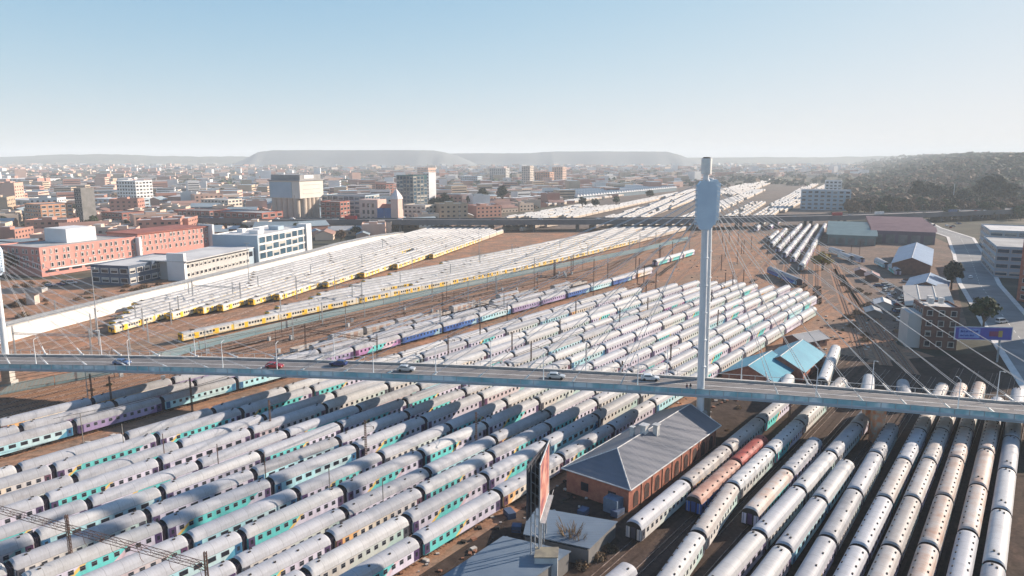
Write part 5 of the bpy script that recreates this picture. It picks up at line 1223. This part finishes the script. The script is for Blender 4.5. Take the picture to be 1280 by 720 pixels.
# vans and cars on the right
for i, (px_, py_, c, kd, rz, lab) in enumerate(((1131, 396, 'white', 'van', .5, "white van, back left of the five parked by the grey annex"), (1148, 396, 'white', 'van', .5, "white van, back right of the parked vans by the grey annex"), (1127, 402, 'white', 'van', .5, "white van at the outer front corner of the parked vans"), (1140, 403, 'white', 'van', .5, "white van in the middle of the front row of parked vans"), (1152, 403, 'white', 'van', .5, "white van nearest the brick block"),
        (1213, 348, 'white', 'car', 1.0, "white car on the pale road beside the blue-grey office"), (1230, 376, 'navy', 'car', 1.1, "dark car lower on the pale road"), (1252, 404, 'white', 'van', .3, "white van beside the blue billboard's right end"), (1184, 283, 'white', 'car', .4, "white car parked at the top of the pale road"), (1165, 265, 'silver', 'car', .2, "silver car in the parking area past the red warehouse"), (1152, 263, 'white', 'car', .2, "white car in the parking area past the red warehouse"),
        (1112, 372, 'blue', 'car', .8, "steel-blue car in the yard left of the canopy"), (1118, 380, 'silver', 'car', .9, "silver car in the yard left of the canopy"), (1107, 365, 'silver', 'van', .7, "silver van in the yard left of the canopy"), (62, 358, 'silver', 'car', .2, "silver car parked under the salmon building"), (90, 355, 'white', 'van', .3, "white van parked under the salmon building"), (76, 357, 'navy', 'car', .3, "navy car parked under the salmon building"))):
    q = W(px_, py_, 0); car(q.x, q.y, 0.05, rz, PA[c], lab, kd, "parked and passing vehicles off the bridge")
# small concrete overpass at the far left
q = W(-20, 372, 4); ov_ = thing("footbridge", (q.x, q.y, 0), R(12), "short grey concrete overpass behind the far-left pylon", "bridge")
mb = MB(); mb.box(-20, 22, 0, 6, 5.2, 6.6); mb.build("deck", concrete, ov_)
for x in (0, 17): mb = MB(); mb.box(x - 1.6, x + 1.6, .5, 5.5, 0, 5.2); mb.build("pier", M("pier_cream", (.52, .44, .38), None, .3), ov_)
mb = MB(); mb.box(-20, 22, -.02, .12, 6.6, 7.6); mb.build("parapet", concrete, ov_)
# ---------------------------------------------------------------- trees
def leafmat(name, c1, c2, c3):
    m, b = base_mat(name, .8, 0, .15); n, l = nodes(m)
    col = ramp(m, noise(m, .55, 3), [(.32, c3), (.48, c2), (.66, c1)]); l.new(vary(m, col, .3), b.inputs["Base Color"]); return m
leaf = {'green': leafmat("leaves_green", (.085, .11, .045), (.055, .075, .032), (.03, .042, .02)),
        'dark': leafmat("leaves_dark", (.05, .068, .04), (.032, .045, .028), (.018, .026, .017)),
        'brown': leafmat("leaves_brown", (.25, .155, .095), (.17, .11, .07), (.09, .06, .04)),
        'yellow': leafmat("leaves_yellow", (.42, .28, .05), (.30, .21, .045), (.16, .12, .03))}
bark = M("bark", (.12, .09, .065), (.07, .05, .04), 1.5, .9)
def crown_mesh(key, seed, tall=1.0, nclump=26, nleaf=34, ls=.5):
    r = random.Random(seed); b = MB()
    cl = []
    for i in range(nclump):
        th = r.uniform(0, 2 * pi); ph = math.acos(r.uniform(-.55, 1)); rr = r.uniform(.45, 1.0)
        cl.append((2.6 * rr * sin(ph) * cos(th), 2.6 * rr * sin(ph) * sin(th), 4.6 * tall + 2.3 * tall * rr * cos(ph), r.uniform(.65, 1.25)))
    for x, y, z, s in cl:
        for k in range(nleaf):
            d = Vector((r.gauss(0, 1), r.gauss(0, 1), r.gauss(0, .8))); d = d.normalized() * s * r.uniform(.55, 1.05)
            c = Vector((x, y, z)) + d; n = (d.normalized() + Vector((r.uniform(-.7, .7), r.uniform(-.7, .7), r.uniform(-.4, .9)))).normalized(); a = n.orthogonal().normalized(); a.rotate(Matrix.Rotation(r.uniform(0, 6.28), 3, n)); q = n.cross(a); h = ls * r.uniform(.6, 1.2)
            b.quad([c + a * h, c + q * h * .7, c - a * h, c - q * h * .7])
    return b.mesh("crown_" + key, leaf[key])
def trunk_mesh(seed, tall=1.0):
    r = random.Random(seed); b = MB(); b.tube((0, 0, 0), (.1, 0, 2.6 * tall), .30, .20, 8)
    for i in range(7):
        a = r.uniform(0, 6.28); e = Vector((1.7 * cos(a), 1.7 * sin(a), (3.6 + r.random() * 1.8) * tall)); b.tube((.05, 0, (1.5 + r.random()) * tall), e, .13, .04, 6); b.tube(e, e + Vector((cos(a + .5), sin(a + .5), 1.0)), .05, .02, 5)
    return b.mesh("trunk", bark)
PT = []
for key, sd_, tl in (('green', 1, 1), ('green', 2, 1.15), ('dark', 3, 1.25), ('dark', 4, 1), ('brown', 5, .95), ('brown', 6, 1.1), ('brown', 7, 1)):
    PT.append((key, crown_mesh(key, sd_, tl), trunk_mesh(sd_, tl)))
WORD = {'green': "olive green", 'dark': "dark evergreen", 'brown': "winter brown", 'yellow': "yellow-leaved"}
def tree(x, y, s, label, idx=None, z=0, key=None, group="trees around the rail yard and town"):
    p_ = PT[idx] if idx is not None else rnd.choice([q for q in PT if key is None or q[0] == key])
    t = thing("tree", (x, y, z), rnd.uniform(0, 6.28), label.replace("KIND", WORD[p_[0]]), "tree", group); t.scale = (s * rnd.uniform(.9, 1.15), s * rnd.uniform(.9, 1.15), s)
    add("crown", p_[1], t); add("trunk", p_[2], t); return t
yc = crown_mesh('yellow', 21, .9); PT2 = ('yellow', yc, trunk_mesh(21, .9))
q = W(1028, 338, 0); t = thing("tree", (q.x, q.y, 0), 0, "bright yellow-leaved tree beside the right fan of coaches", "tree"); t.scale = (1.9, 1.9, 1.5); add("crown", yc, t); add("trunk", PT2[2], t)
for i, (px_, py_, s, k, lab) in enumerate(((1189, 362, 1.5, 'dark', "dark tree behind the grey canopy roof"), (1229, 412, 1.5, 'green', "olive tree rising behind the blue billboard"), (556, 268, 3.2, 'dark', "big dark tree right of the green glass tower"), (546, 266, 2.4, 'dark', "smaller dark tree against the green glass tower"), (590, 262, 2.4, 'green', "olive tree left of the pair by the motorway"), (604, 258, 2.6, 'dark', "dark tree left of centre above the motorway"), (628, 256, 2.8, 'dark', "dark tree above the motorway near the ramp"), (10, 345, 1.9, 'brown', "brown tree right behind the far-left pylon head"), (-6, 350, 1.9, 'brown', "brown tree at the photo's far-left edge"), (812, 250, 1.8, 'green', "lone tree between the far train rows"), (728, 262, 1.7, 'dark', "dark tree under the far platform roofs"), (745, 262, 1.8, 'dark', "second dark tree under the far platform roofs"), (770, 258, 1.6, 'green', "olive tree at the end of the far platform roofs"))):
    q = W(px_, py_, 0); tree(q.x, q.y, s, lab, key=k)
# scrub and bushes
def bush_mesh(seed, m, n=220, ls=.16, dead=False):
    r = random.Random(seed); b = MB()
    if dead:
        for i in range(26):
            a = r.uniform(0, 6.28); l_ = r.uniform(.7, 1.6); e = Vector((l_ * .55 * cos(a), l_ * .55 * sin(a), l_ * 1.5)); m_ = e * .5 + Vector((r.uniform(-.15, .15), r.uniform(-.15, .15), .1)); b.tube((0, 0, 0), m_, .05, .035, 5); b.tube(m_, e, .035, .012, 4)
            for k in range(3): a2 = a + r.uniform(-1, 1); b.tube(m_.lerp(e, .3 * k), m_.lerp(e, .3 * k) + Vector((.35 * cos(a2), .35 * sin(a2), .45)), .018, .008, 4)
    for i in range(n):
        d = Vector((r.gauss(0, 1), r.gauss(0, 1), abs(r.gauss(0, .8)))); d = d.normalized() * r.uniform(.5, 1.05); n_ = Vector((r.uniform(-1, 1), r.uniform(-1, 1), r.uniform(0, 1))).normalized(); a = n_.orthogonal().normalized(); q = n_.cross(a); h = ls * r.uniform(.6, 1.4); c = Vector((d.x, d.y, d.z * .8 + .1)); b.quad([c + a * h, c + q * h * .5, c - a * h, c - q * h * .5])
    return b.mesh("bush", m)
drym = leafmat("dry_shrub", (.30, .21, .13), (.20, .14, .085), (.10, .07, .045))
bushes = [bush_mesh(1, drym), bush_mesh(2, drym), bush_mesh(3, [drym], 30, .12, True), bush_mesh(4, leaf['green']), bush_mesh(5, leaf['brown'])]
def bush(x, y, s, k, label, grp="dry bushes on the yard margins"):
    o = add("bush", bushes[k], None, (x, y, 0), rnd.uniform(0, 6), label, "bush", grp); o.scale = (s, s, s * rnd.uniform(.8, 1.1)); return o
q = W(712, 690, 0); bush(q.x, q.y, 2.6, 2, "tall leafless shrub between the blue shed and the brick shed")
q = W(722, 694, 0); bush(q.x, q.y, 2.0, 2, "shorter leafless shrub right of the tall one")
n_ = 0
for i in range(46):
    px_, py_ = rnd.uniform(712, 775), rnd.uniform(680, 725)
    if px_ > 700 + (725 - py_) * 1.9: continue
    q = W(px_, py_, 0); n_ += 1; bush(q.x, q.y, rnd.uniform(.5, 1.3), rnd.choice((0, 1, 0, 4)), uniq(f"dry brown bush in the clump right of the blue sheds, {ordn(n_)} from the shed"))
for i in range(60):
    u, v = rnd.uniform(60, 330), rnd.choice((-66, -68, -205, -212, -58)) + rnd.uniform(-2, 2); x, y = UV(u, v)
    if in_view(x, y, 0, 0, 0) and not (62 < u < 112 and v > -70): bush(x, y, rnd.uniform(.3, .9), rnd.choice((0, 1, 3, 4)), uniq(f"low bush on the bare ballast margin, {ordn(i + 1)} of the scattered ones"))
for i in range(50):
    f = rnd.choice(((-218, 288), (-205, 300), (-185, 318), (-196, 270), (-230, 345), (-176, 340))); x, y = f[0] + rnd.uniform(-11, 11), f[1] + rnd.uniform(-9, 9); bush(x, y, rnd.uniform(.8, 2.6), rnd.choice((0, 3, 4, 4)), uniq(f"bush on the dry ground behind the white wall, {ordn(i + 1)} there"))
for i in range(60):
    px_, py_ = rnd.uniform(1050, 1165), rnd.uniform(355, 428); q = W(px_, py_, 0)
    if rnd.random() < .55 or abs(px_ - 1068) < 22: bush(q.x, q.y, rnd.uniform(.6, 2.0), rnd.choice((0, 4, 1)), uniq(f"grey-brown bush on the rough ground under the right-hand cables, {ordn(i + 1)} there"))
# scrap and rubble lying on open ground
rub = MB(); rr = random.Random(5)
for i in range(900):
    k = rr.random()
    if k < .45: x, y = UV(rr.uniform(30, 330), rr.uniform(-165.5, -158.5))
    elif k < .7: x, y = UV(rr.uniform(60, 180), rr.choice((-66, -70)) + rr.uniform(-4, 4))
    elif k < .85: q = W(rr.uniform(1020, 1130), rr.uniform(395, 440), 0); x, y = q.x, q.y
    else: q = W(rr.uniform(820, 960), rr.uniform(312, 350), 0); x, y = q.x, q.y
    s = rr.uniform(.12, .5); rub.box(-s, s, -s * .7, s * .7, -.02, s * .7, rr.randint(0, 2), rr.uniform(0, 3), (x, y))
rub.build("rubble", [M("rubble_pale", (.55, .50, .45), None, 1), M("rubble_rust", (.28, .13, .08), None, 1), dark], kind="stuff")

# ---------------------------------------------------------------- the town
TOWN = []
def corridor_left(Y): return -62 + (Y - 637) * .50 if Y > 637 else (-124 - (443 - Y) * .22 if Y < 443 else -124 + (Y - 443) * .32)
def corridor_right(Y): return 340 + (Y - 690) * .52
walls = [("brick red", M("town_red", (.47, .24, .18), (.39, .19, .15), .05, v=.2)), ("cream", M("town_cream", (.68, .53, .42), (.60, .46, .36), .05, v=.2)), ("peach", M("town_peach", (.68, .45, .35), (.60, .38, .30), .05, v=.2)), ("white", M("town_white", (.72, .70, .68), (.64, .62, .60), .05, v=.15)), ("grey", M("town_grey", (.42, .37, .34), (.34, .30, .28), .05, v=.2)), ("blue-grey", M("town_blue", (.22, .28, .34), (.17, .22, .28), .05, v=.2)), ("tan", M("town_tan", (.50, .38, .27), (.42, .31, .22), .05, v=.2))]
roofs_t = [("grey", M("troof_grey", (.36, .33, .31), (.26, .235, .225), .06, v=.25)), ("pale", M("troof_pale", (.58, .56, .54), (.46, .44, .43), .06, v=.25)), ("rust-red", M("troof_red", (.37, .21, .165), (.28, .16, .13), .06, v=.25)), ("dark", M("troof_dark", (.16, .15, .15), (.10, .10, .10), .06, v=.2)), ("light blue", M("troof_blue", (.34, .40, .43), (.27, .33, .36), .06, v=.2))]
def town_mesh(wi, ri, shape, w, d, h):
    b = MB()
    if shape == "flat":
        b.box(-w, w, -d, d, 0, h, 0, top=1); b.box(-w * .4, w * .1, -d * .3, d * .4, h, h + 2.2, 0, top=1)
        for a in ((-w, w, -d, -d + .4), (-w, w, d - .4, d), (-w, -w + .4, -d + .4, d - .4), (w - .4, w, -d + .4, d - .4)): b.box(*a, h, h + .9, 0)
    else:
        b.box(-w, w, -d, d, 0, h, 0); hr_ = h + d * .42
        b.quad([(-w - .5, -d - .5, h - .1), (w + .5, -d - .5, h - .1), (w + .5, 0, hr_), (-w - .5, 0, hr_)], 1); b.quad([(w + .5, d + .5, h - .1), (-w - .5, d + .5, h - .1), (-w - .5, 0, hr_), (w + .5, 0, hr_)], 1)
        b.quad([(w, -d, h), (w, d, h), (w, 0, hr_ - .2)], 0); b.quad([(-w, d, h), (-w, -d, h), (-w, 0, hr_ - .2)], 0)
    fl = max(1, int(h / 3.6))
    for f in range(fl):
        z0 = f * 3.6 + 1.3
        nx = max(2, int(2 * w / 4.2))
        for k in range(nx): x = -w + (k + .5) * 2 * w / nx; b.box(x - 1.0, x + 1.0, -d - .05, -d + .02, z0, z0 + 1.5, 2)
        ny = max(2, int(2 * d / 4.2))
        for k in range(ny): y = -d + (k + .5) * 2 * d / ny; b.box(w - .02, w + .05, y - 1.0, y + 1.0, z0, z0 + 1.5, 2)
    return b.mesh("town_building", [walls[wi][1], roofs_t[ri][1], glass_dark])
TP = []
for sh, dims in (("gable", (10, 6, 4)), ("gable", (14, 8, 6)), ("gable", (24, 12, 7)), ("flat", (9, 8, 8)), ("flat", (14, 10, 11)), ("flat", (12, 9, 15)), ("flat", (10, 9, 24)), ("flat", (26, 14, 8)), ("gable", (8, 5, 3.6))):
    for v_ in range(3):
        wi = rnd.choice((0, 0, 1, 2, 2, 3, 4, 6, 1, 2, 3, 5)); ri = rnd.choice((0, 1, 2, 2, 3, 4, 1)); TP.append((sh, dims, wi, ri, town_mesh(wi, ri, sh, *dims)))
occ = [(x + s * .4, y + s * .4, s * .75) for x, y, s in FOOT] + [(-226, 680, 35), (-140, 700, 35), (-210, 410, 70), (-185, 480, 70), (-280, 400, 55), (-150, 450, 40), (-215, 545, 30)]
spots = []
def hyp(x, y, w):
    for a, b_, c in occ:
        if (x - a) ** 2 + (y - b_) ** 2 < (c + w) ** 2: return False
    return True
r2 = random.Random(11)
cand = []
for i in range(26000):
    Y = 400 * (4200 / 400) ** (r2.random() ** .9); X = r2.uniform(-.78, .78) * Y
    cand.append((X, Y))
cand.sort(key=lambda p_: p_[1]); grid = {}
def free(x, y, rad):
    g = 60; gx, gy = int(x // g), int(y // g)
    for a in (-1, 0, 1):
        for b_ in (-1, 0, 1):
            for (x2, y2, r_2) in grid.get((gx + a, gy + b_), ()):
                if (x - x2) ** 2 + (y - y2) ** 2 < (rad + r_2) ** 2: return False
    return True
placed = []
for X, Y in cand:
    left = X < corridor_left(Y) - 26; right = X > corridor_right(Y) + 20 and Y > 760
    if Y > 2300: left = left or True; 
    if not (left or right): continue
    if right and (hill_h(X, Y) > 6 or X > .44 * Y) and Y < 2200: continue
    if right and Y < 820 : continue
    if Y > 1500 and r2.random() < .2: continue
    k = r2.randrange(len(TP)); sh, dims, wi, ri, me = TP[k]
    if dims[2] > 20 and (r2.random() < .9 or Y < 700): continue
    if dims[2] > 10 and r2.random() < .35: continue
    if Y < 620 and dims[2] > 12: continue
    rad = math.hypot(dims[0], dims[1]) * .80
    if not free(X, Y, rad) or not hyp(X, Y, rad): continue
    grid.setdefault((int(X // 60), int(Y // 60)), []).append((X, Y, rad)); placed.append((X, Y, k, r2.choice((.15, .15 + pi / 2, .35, .35 + pi / 2, .6)), r2.random()))
cnt = {}
big = MB()
for n_, (X, Y, k, rz, q_) in enumerate(placed):
    sh, dims, wi, ri, me = TP[k]; sc_ = .9 + .35 * q_
    if len(cnt) >= 0 and n_ < 290:
        side = "left of the yard" if X < corridor_left(Y) else "right of the yard"
        st = max(1, int(dims[2] / 3.6)); key = (walls[wi][0], roofs_t[ri][0], sh, st, side); cnt[key] = cnt.get(key, 0) + 1
        lab = uniq(f"{walls[wi][0]} {ordn(st).replace('first','one').replace('second','two').replace('third','three').replace('fourth','four').replace('sixth','six')} storey {sh}-roofed building, {roofs_t[ri][0]} roof, {ordn(cnt[key])} nearest such {side}")
        o = add("town_building", me, None, (X, Y, 0), rz, lab, "building", "town buildings around the rail yard"); o.scale = (sc_, sc_, .85 + .4 * q_)
    else:
        w, d, h = dims[0] * sc_, dims[1] * sc_, dims[2] * (.85 + .4 * q_)
        big.box(-w, w, -d, d, -1, h, wi, rz, (X, Y), top=len(walls) + ri)
        if Y < 1500 and h > 6:
            for f in range(int(h / 3.8)): big.box(-w * .92, w * .92, -d - .06, -d, f * 3.8 + 1.3, f * 3.8 + 2.8, len(walls) + len(roofs_t), rz, (X, Y)); big.box(w, w + .06, -d * .9, d * .9, f * 3.8 + 1.3, f * 3.8 + 2.8, len(walls) + len(roofs_t), rz, (X, Y))
for i in range(1800):   # faint far suburbs towards the skyline
    Y = r2.uniform(3000, 5600); X = r2.uniform(-.75, .6) * Y; w = r2.uniform(8, 26); h = r2.choice((5, 6, 8, 10, 18)); big.box(-w, w, -9, 9, -1, h, r2.randrange(len(walls)), r2.uniform(0, 1), (X, Y), top=len(walls) + r2.randrange(len(roofs_t)))
big.build("distant_town", [w_[1] for w_ in walls] + [r_[1] for r_ in roofs_t] + [glass_dark], kind="stuff")
# long sawtooth platform roofs beyond the motorway
for i, off in enumerate((0, 34, 68)):
    a = Vector(W2(662, 244, 6)); d = Vector((sin(R(34)), cos(R(34)))); a = a + Vector((d.y, -d.x)) * off; mb = MB(); L_ = 380; n = 42
    for k in range(n):
        x0 = k * L_ / n; x1 = (k + 1) * L_ / n; mb.quad([(x0, -13, 6.0), (x0, 13, 6.0), (x0 + .9, 13, 9.4), (x0 + .9, -13, 9.4)][::-1]); mb.quad([(x0 + .9, -13, 9.4), (x0 + .9, 13, 9.4), (x1, 13, 6.0), (x1, -13, 6.0)][::-1], 1); mb.quad([(x0, -13, 6.0), (x0 + .9, -13, 9.4), (x1, -13, 6.0)][::-1], 0)
    t = thing("platform_canopy", (a.x, a.y, 0), math.atan2(d.y, d.x), ["long sawtooth platform roof nearest the camera past the motorway", "middle sawtooth platform roof past the motorway", "farthest sawtooth platform roof past the motorway"][i], "canopy", "sawtooth platform roofs past the motorway"); mb.build("roof", [M('canopy_glazing', (.74, .74, .74), None, 1), M('canopy_slate', (.13, .15, .17), None, .2)], t)
    mb = MB(); mb.box(0, L_, -12, 12, 0, 5.8); mb.build("wall", M("canopy_wall_blue", (.12, .17, .21), None, .05), t)
# trees between the houses and on the wooded hillside
tcands = []
for i in range(6000):
    Y = 420 * (2600 / 420) ** r2.random(); X = r2.uniform(-.75, .8) * Y
    left = X < corridor_left(Y) - 20; right = X > corridor_right(Y) + 16 and Y > 690
    hz = hill_h(X, Y)
    wood = X > .445 * Y + 12 and Y > 740
    if not (left or right): continue
    if not wood and (not free(X, Y, 3.5) or r2.random() < .6): continue
    if not hyp(X, Y, 3): continue
    tcands.append((X, Y, hz, wood))
for i in range(3600):
    Y = r2.uniform(760, 1900); X = .45 * Y + 12 + r2.random() * .36 * Y; tcands.append((X, Y, hill_h(X, Y), True))
tcands.sort(key=lambda c: c[1])
tn = 0; mass = []
for X, Y, hz, wood in tcands:
    if not in_view(X, Y, hz + 5, 10, 10): continue
    if tn < 285:
        tn += 1; key = r2.choice(('brown', 'brown', 'dark', 'green', 'brown') if wood else ('green', 'dark', 'brown')); cnt[(key, wood)] = cnt.get((key, wood), 0) + 1
        tree(X, Y, (r2.uniform(1.5, 2.4) if wood else r2.uniform(.9, 1.5)), uniq(f"KIND tree {'on the right wooded slope' if wood else 'among the town buildings'}, {ordn(cnt[(key, wood)])} nearest of its kind").replace("KIND", WORD[key]), key=key, z=hz)
    else: mass.append((X, Y, hz, wood))
for (px_, py_, s, k) in ((1243, 228, 5.4, 'dark'), (1256, 230, 4.6, 'dark'), (1232, 228, 4.6, 'dark'), (1206, 262, 3.4, 'dark'), (1150, 228, 3.6, 'dark'), (1162, 226, 3.8, 'dark'), (1176, 228, 3.6, 'dark'), (1190, 228, 3.4, 'dark')):
    q = W(px_, py_, 30) if py_ < 240 else W(px_, py_, 0)
    zz = hill_h(q.x, q.y); tree(q.x, q.y, s, uniq(f"big dark evergreen standing up above the wooded slope, {ordn(int((px_ - 1140) // 14) + 1)} along it"), key=k, z=zz)
cm = MB(); r3 = random.Random(3)
for n_, (X, Y, hz, wood) in enumerate(mass[:6500]):
    cl = sin(X * .017 + 1.3 * sin(Y * .011)) + sin(Y * .019 + X * .006)
    if wood and cl > 1.35 and r3.random() < .7: continue
    s = r3.choice((1.8, 2.6, 3.4, 4.4, 6.0, 7.5)) * r3.uniform(.8, 1.15) * (1.1 if wood else .75); mi = (r3.choice((1, 1, 0)) if cl < -.3 else r3.choice((2, 2, 2, 0))) if wood else r3.choice((0, 1, 0, 2))
    for k in range(26):
        d = Vector((r3.gauss(0, 1), r3.gauss(0, 1), abs(r3.gauss(0, 1)))).normalized() * s * r3.uniform(.7, 1.05); c = Vector((X, Y, hz + s * .45)) + d; nrm = (d.normalized() + Vector((r3.uniform(-.6, .6), r3.uniform(-.6, .6), r3.uniform(-.2, .6)))).normalized(); a = nrm.orthogonal().normalized(); q = nrm.cross(a); h = s * .42; cm.quad([c + a * h, c + q * h, c - a * h, c - q * h], mi)
cm.build("distant_woodland", [leaf['green'], leaf['dark'], leaf['brown']], kind="stuff")
fw = MB()
for i in range(5200):   # far belts of trees and the wooded skyline
    if i % 3: Y = r3.uniform(1500, 5600); X = r3.uniform(-.75, .8) * Y; 
    else: Y = r3.uniform(1500, 3900); X = .45 * Y + 60 + r3.random() ** .8 * 1700
    z = hill_h(X, Y); s = r3.uniform(6, 15)
    for k in range(7):
        d = Vector((r3.gauss(0, 1), r3.gauss(0, 1), abs(r3.gauss(0, .8)))).normalized(); c = Vector((X, Y, z)) + Vector((d.x * s * 1.3, d.y * s, d.z * s * .8)); nrm = (d + Vector((0, -.5, .4))).normalized(); a = nrm.orthogonal().normalized(); q = nrm.cross(a); h = s * .6; fw.quad([c + a * h, c + q * h * .8, c - a * h, c - q * h * .8], r3.choice((0, 1, 1, 2)))
fw.build("far_woodland", [leaf['green'], leaf['dark'], leaf['brown']], kind="stuff")

# roof clutter on the town and small yard things
for i in range(46):
    u = rnd.uniform(60, 330); v = rnd.choice((-196, -203, -210)) + rnd.uniform(-4, 4); x, y = UV(u, v)
    if not in_view(x, y, 0, 0, 0): continue
    mb = MB(); k = rnd.random()
    if k < .5: mb.box(-.5, .5, -.35, .35, 0, 1.3); mb.box(-.55, .55, -.4, .4, 1.3, 1.4)
    else:
        for q_ in range(4): mb.box(-1.6, 1.6, -.6 + q_ * .32, -.36 + q_ * .32, .0 + (q_ % 2) * .02, .22)
    mb.build("relay_cabinet" if k < .5 else "sleeper_stack", grey_steel if k < .5 else rust_steel, loc=(x, y, 0), rz=YROT + rnd.uniform(-.3, .3), label=uniq(f"{'grey trackside cabinet' if k < .5 else 'small stack of old sleepers'} on the bare tracks by the teal fence, {ordn(i + 1)} there"), cat="cabinet" if k < .5 else "sleeper stack", group="trackside cabinets" if k < .5 else "sleeper stacks")
# clutter of the depot beyond the right fan: sheds, parked cars, hedges
for i in range(34):
    X, Y = rnd.uniform(300, 470), rnd.uniform(560, 640)
    if X < 330 + (Y - 560) * .3 and rnd.random() < .5: continue
    q = W(rnd.uniform(1090, 1275), rnd.uniform(266, 278), 0); key = rnd.choice(('brown', 'dark', 'green')); tree(q.x, q.y, rnd.uniform(1.0, 2.0), uniq(f"KIND tree in the belt by the motorway's right end, {ordn(i + 1)} there").replace("KIND", WORD[key]), key=key)
for i in range(40):
    q = W(rnd.uniform(1098, 1200), rnd.uniform(262, 292), 0) if i % 2 else W(rnd.uniform(1095, 1135), rnd.uniform(352, 392), 0); mb = MB(); L_ = rnd.choice((2.1, 2.1, 2.4)); mb.box(-L_, L_, -.9, .9, .3, .95); mb.box(-L_ * .6, L_ * .45, -.8, .8, .95, 1.5, 1)
    for x_ in (-L_ * .62, L_ * .62): mb.box(x_ - .3, x_ + .3, -.94, .94, 0, .6, 2)
    cc = rnd.choice(('white', 'white', 'silver', 'navy', 'red', 'blue')); mb.build("parked_car", [M("car_paint_" + PA[cc][0], PA[cc][1], None, .5, .25, .2), glass_dark, rubber], loc=(q.x, q.y, .06), rz=rnd.choice((.2, .5, 1.1, 1.8)), label=uniq(f"{cc} car parked {'past the maroon warehouse' if i % 2 else 'in the yard left of the canopy roof'}, {ordn(i // 2 + 1)} of its lot"), cat="car", group="cars parked on the right-hand lots")
for i, (px_, py_, az, L_, w_, he) in enumerate(((1178, 276, 20, 24, 7, 4), (1206, 270, 20, 30, 8, 5), (1236, 272, 22, 26, 7, 4), (1262, 264, 22, 30, 9, 5), (1090, 352, 24, 9, 3, 3), (1104, 388, 24, 10, 3, 2.6), (1092, 398, 20, 8, 2.5, 2.6), (1075, 345, 24, 7, 2.5, 2.8), (1250, 258, 22, 34, 9, 5), (1140, 270, 20, 16, 5, 4))):
    q = W(px_, py_, 0); gable((q.x, q.y, 0), R(az), L_, w_, he, he + w_ * .4, uniq(f"small {['grey', 'brown', 'pale'][i % 3]}-roofed depot shed on the right, {ordn(i + 1)} of the scattered ones"), [dark_concrete, brick_d, greyw][i % 3], [MATS["grey_hut_roof"], MATS["roof_maroon"], flat_light][i % 3], nm="depot_shed", cat="shed", wins=3)

# ---------------------------------------------------------------- haze: one even body of air round everything
hm = bpy.data.materials.new("haze_air"); hm.use_nodes = True; n, l = nodes(hm); n.clear()
out = n.new("ShaderNodeOutputMaterial"); pv = n.new("ShaderNodeVolumePrincipled"); pv.inputs["Color"].default_value = (.90, .96, 1.0, 1); pv.inputs["Density"].default_value = HAZE; pv.inputs["Anisotropy"].default_value = 0.0
l.new(pv.outputs[0], out.inputs["Volume"])
mb = MB(); mb.box(-15600, 15600, -800, 16500, -2.5, 190); mb.build("haze", hm, kind="stuff")
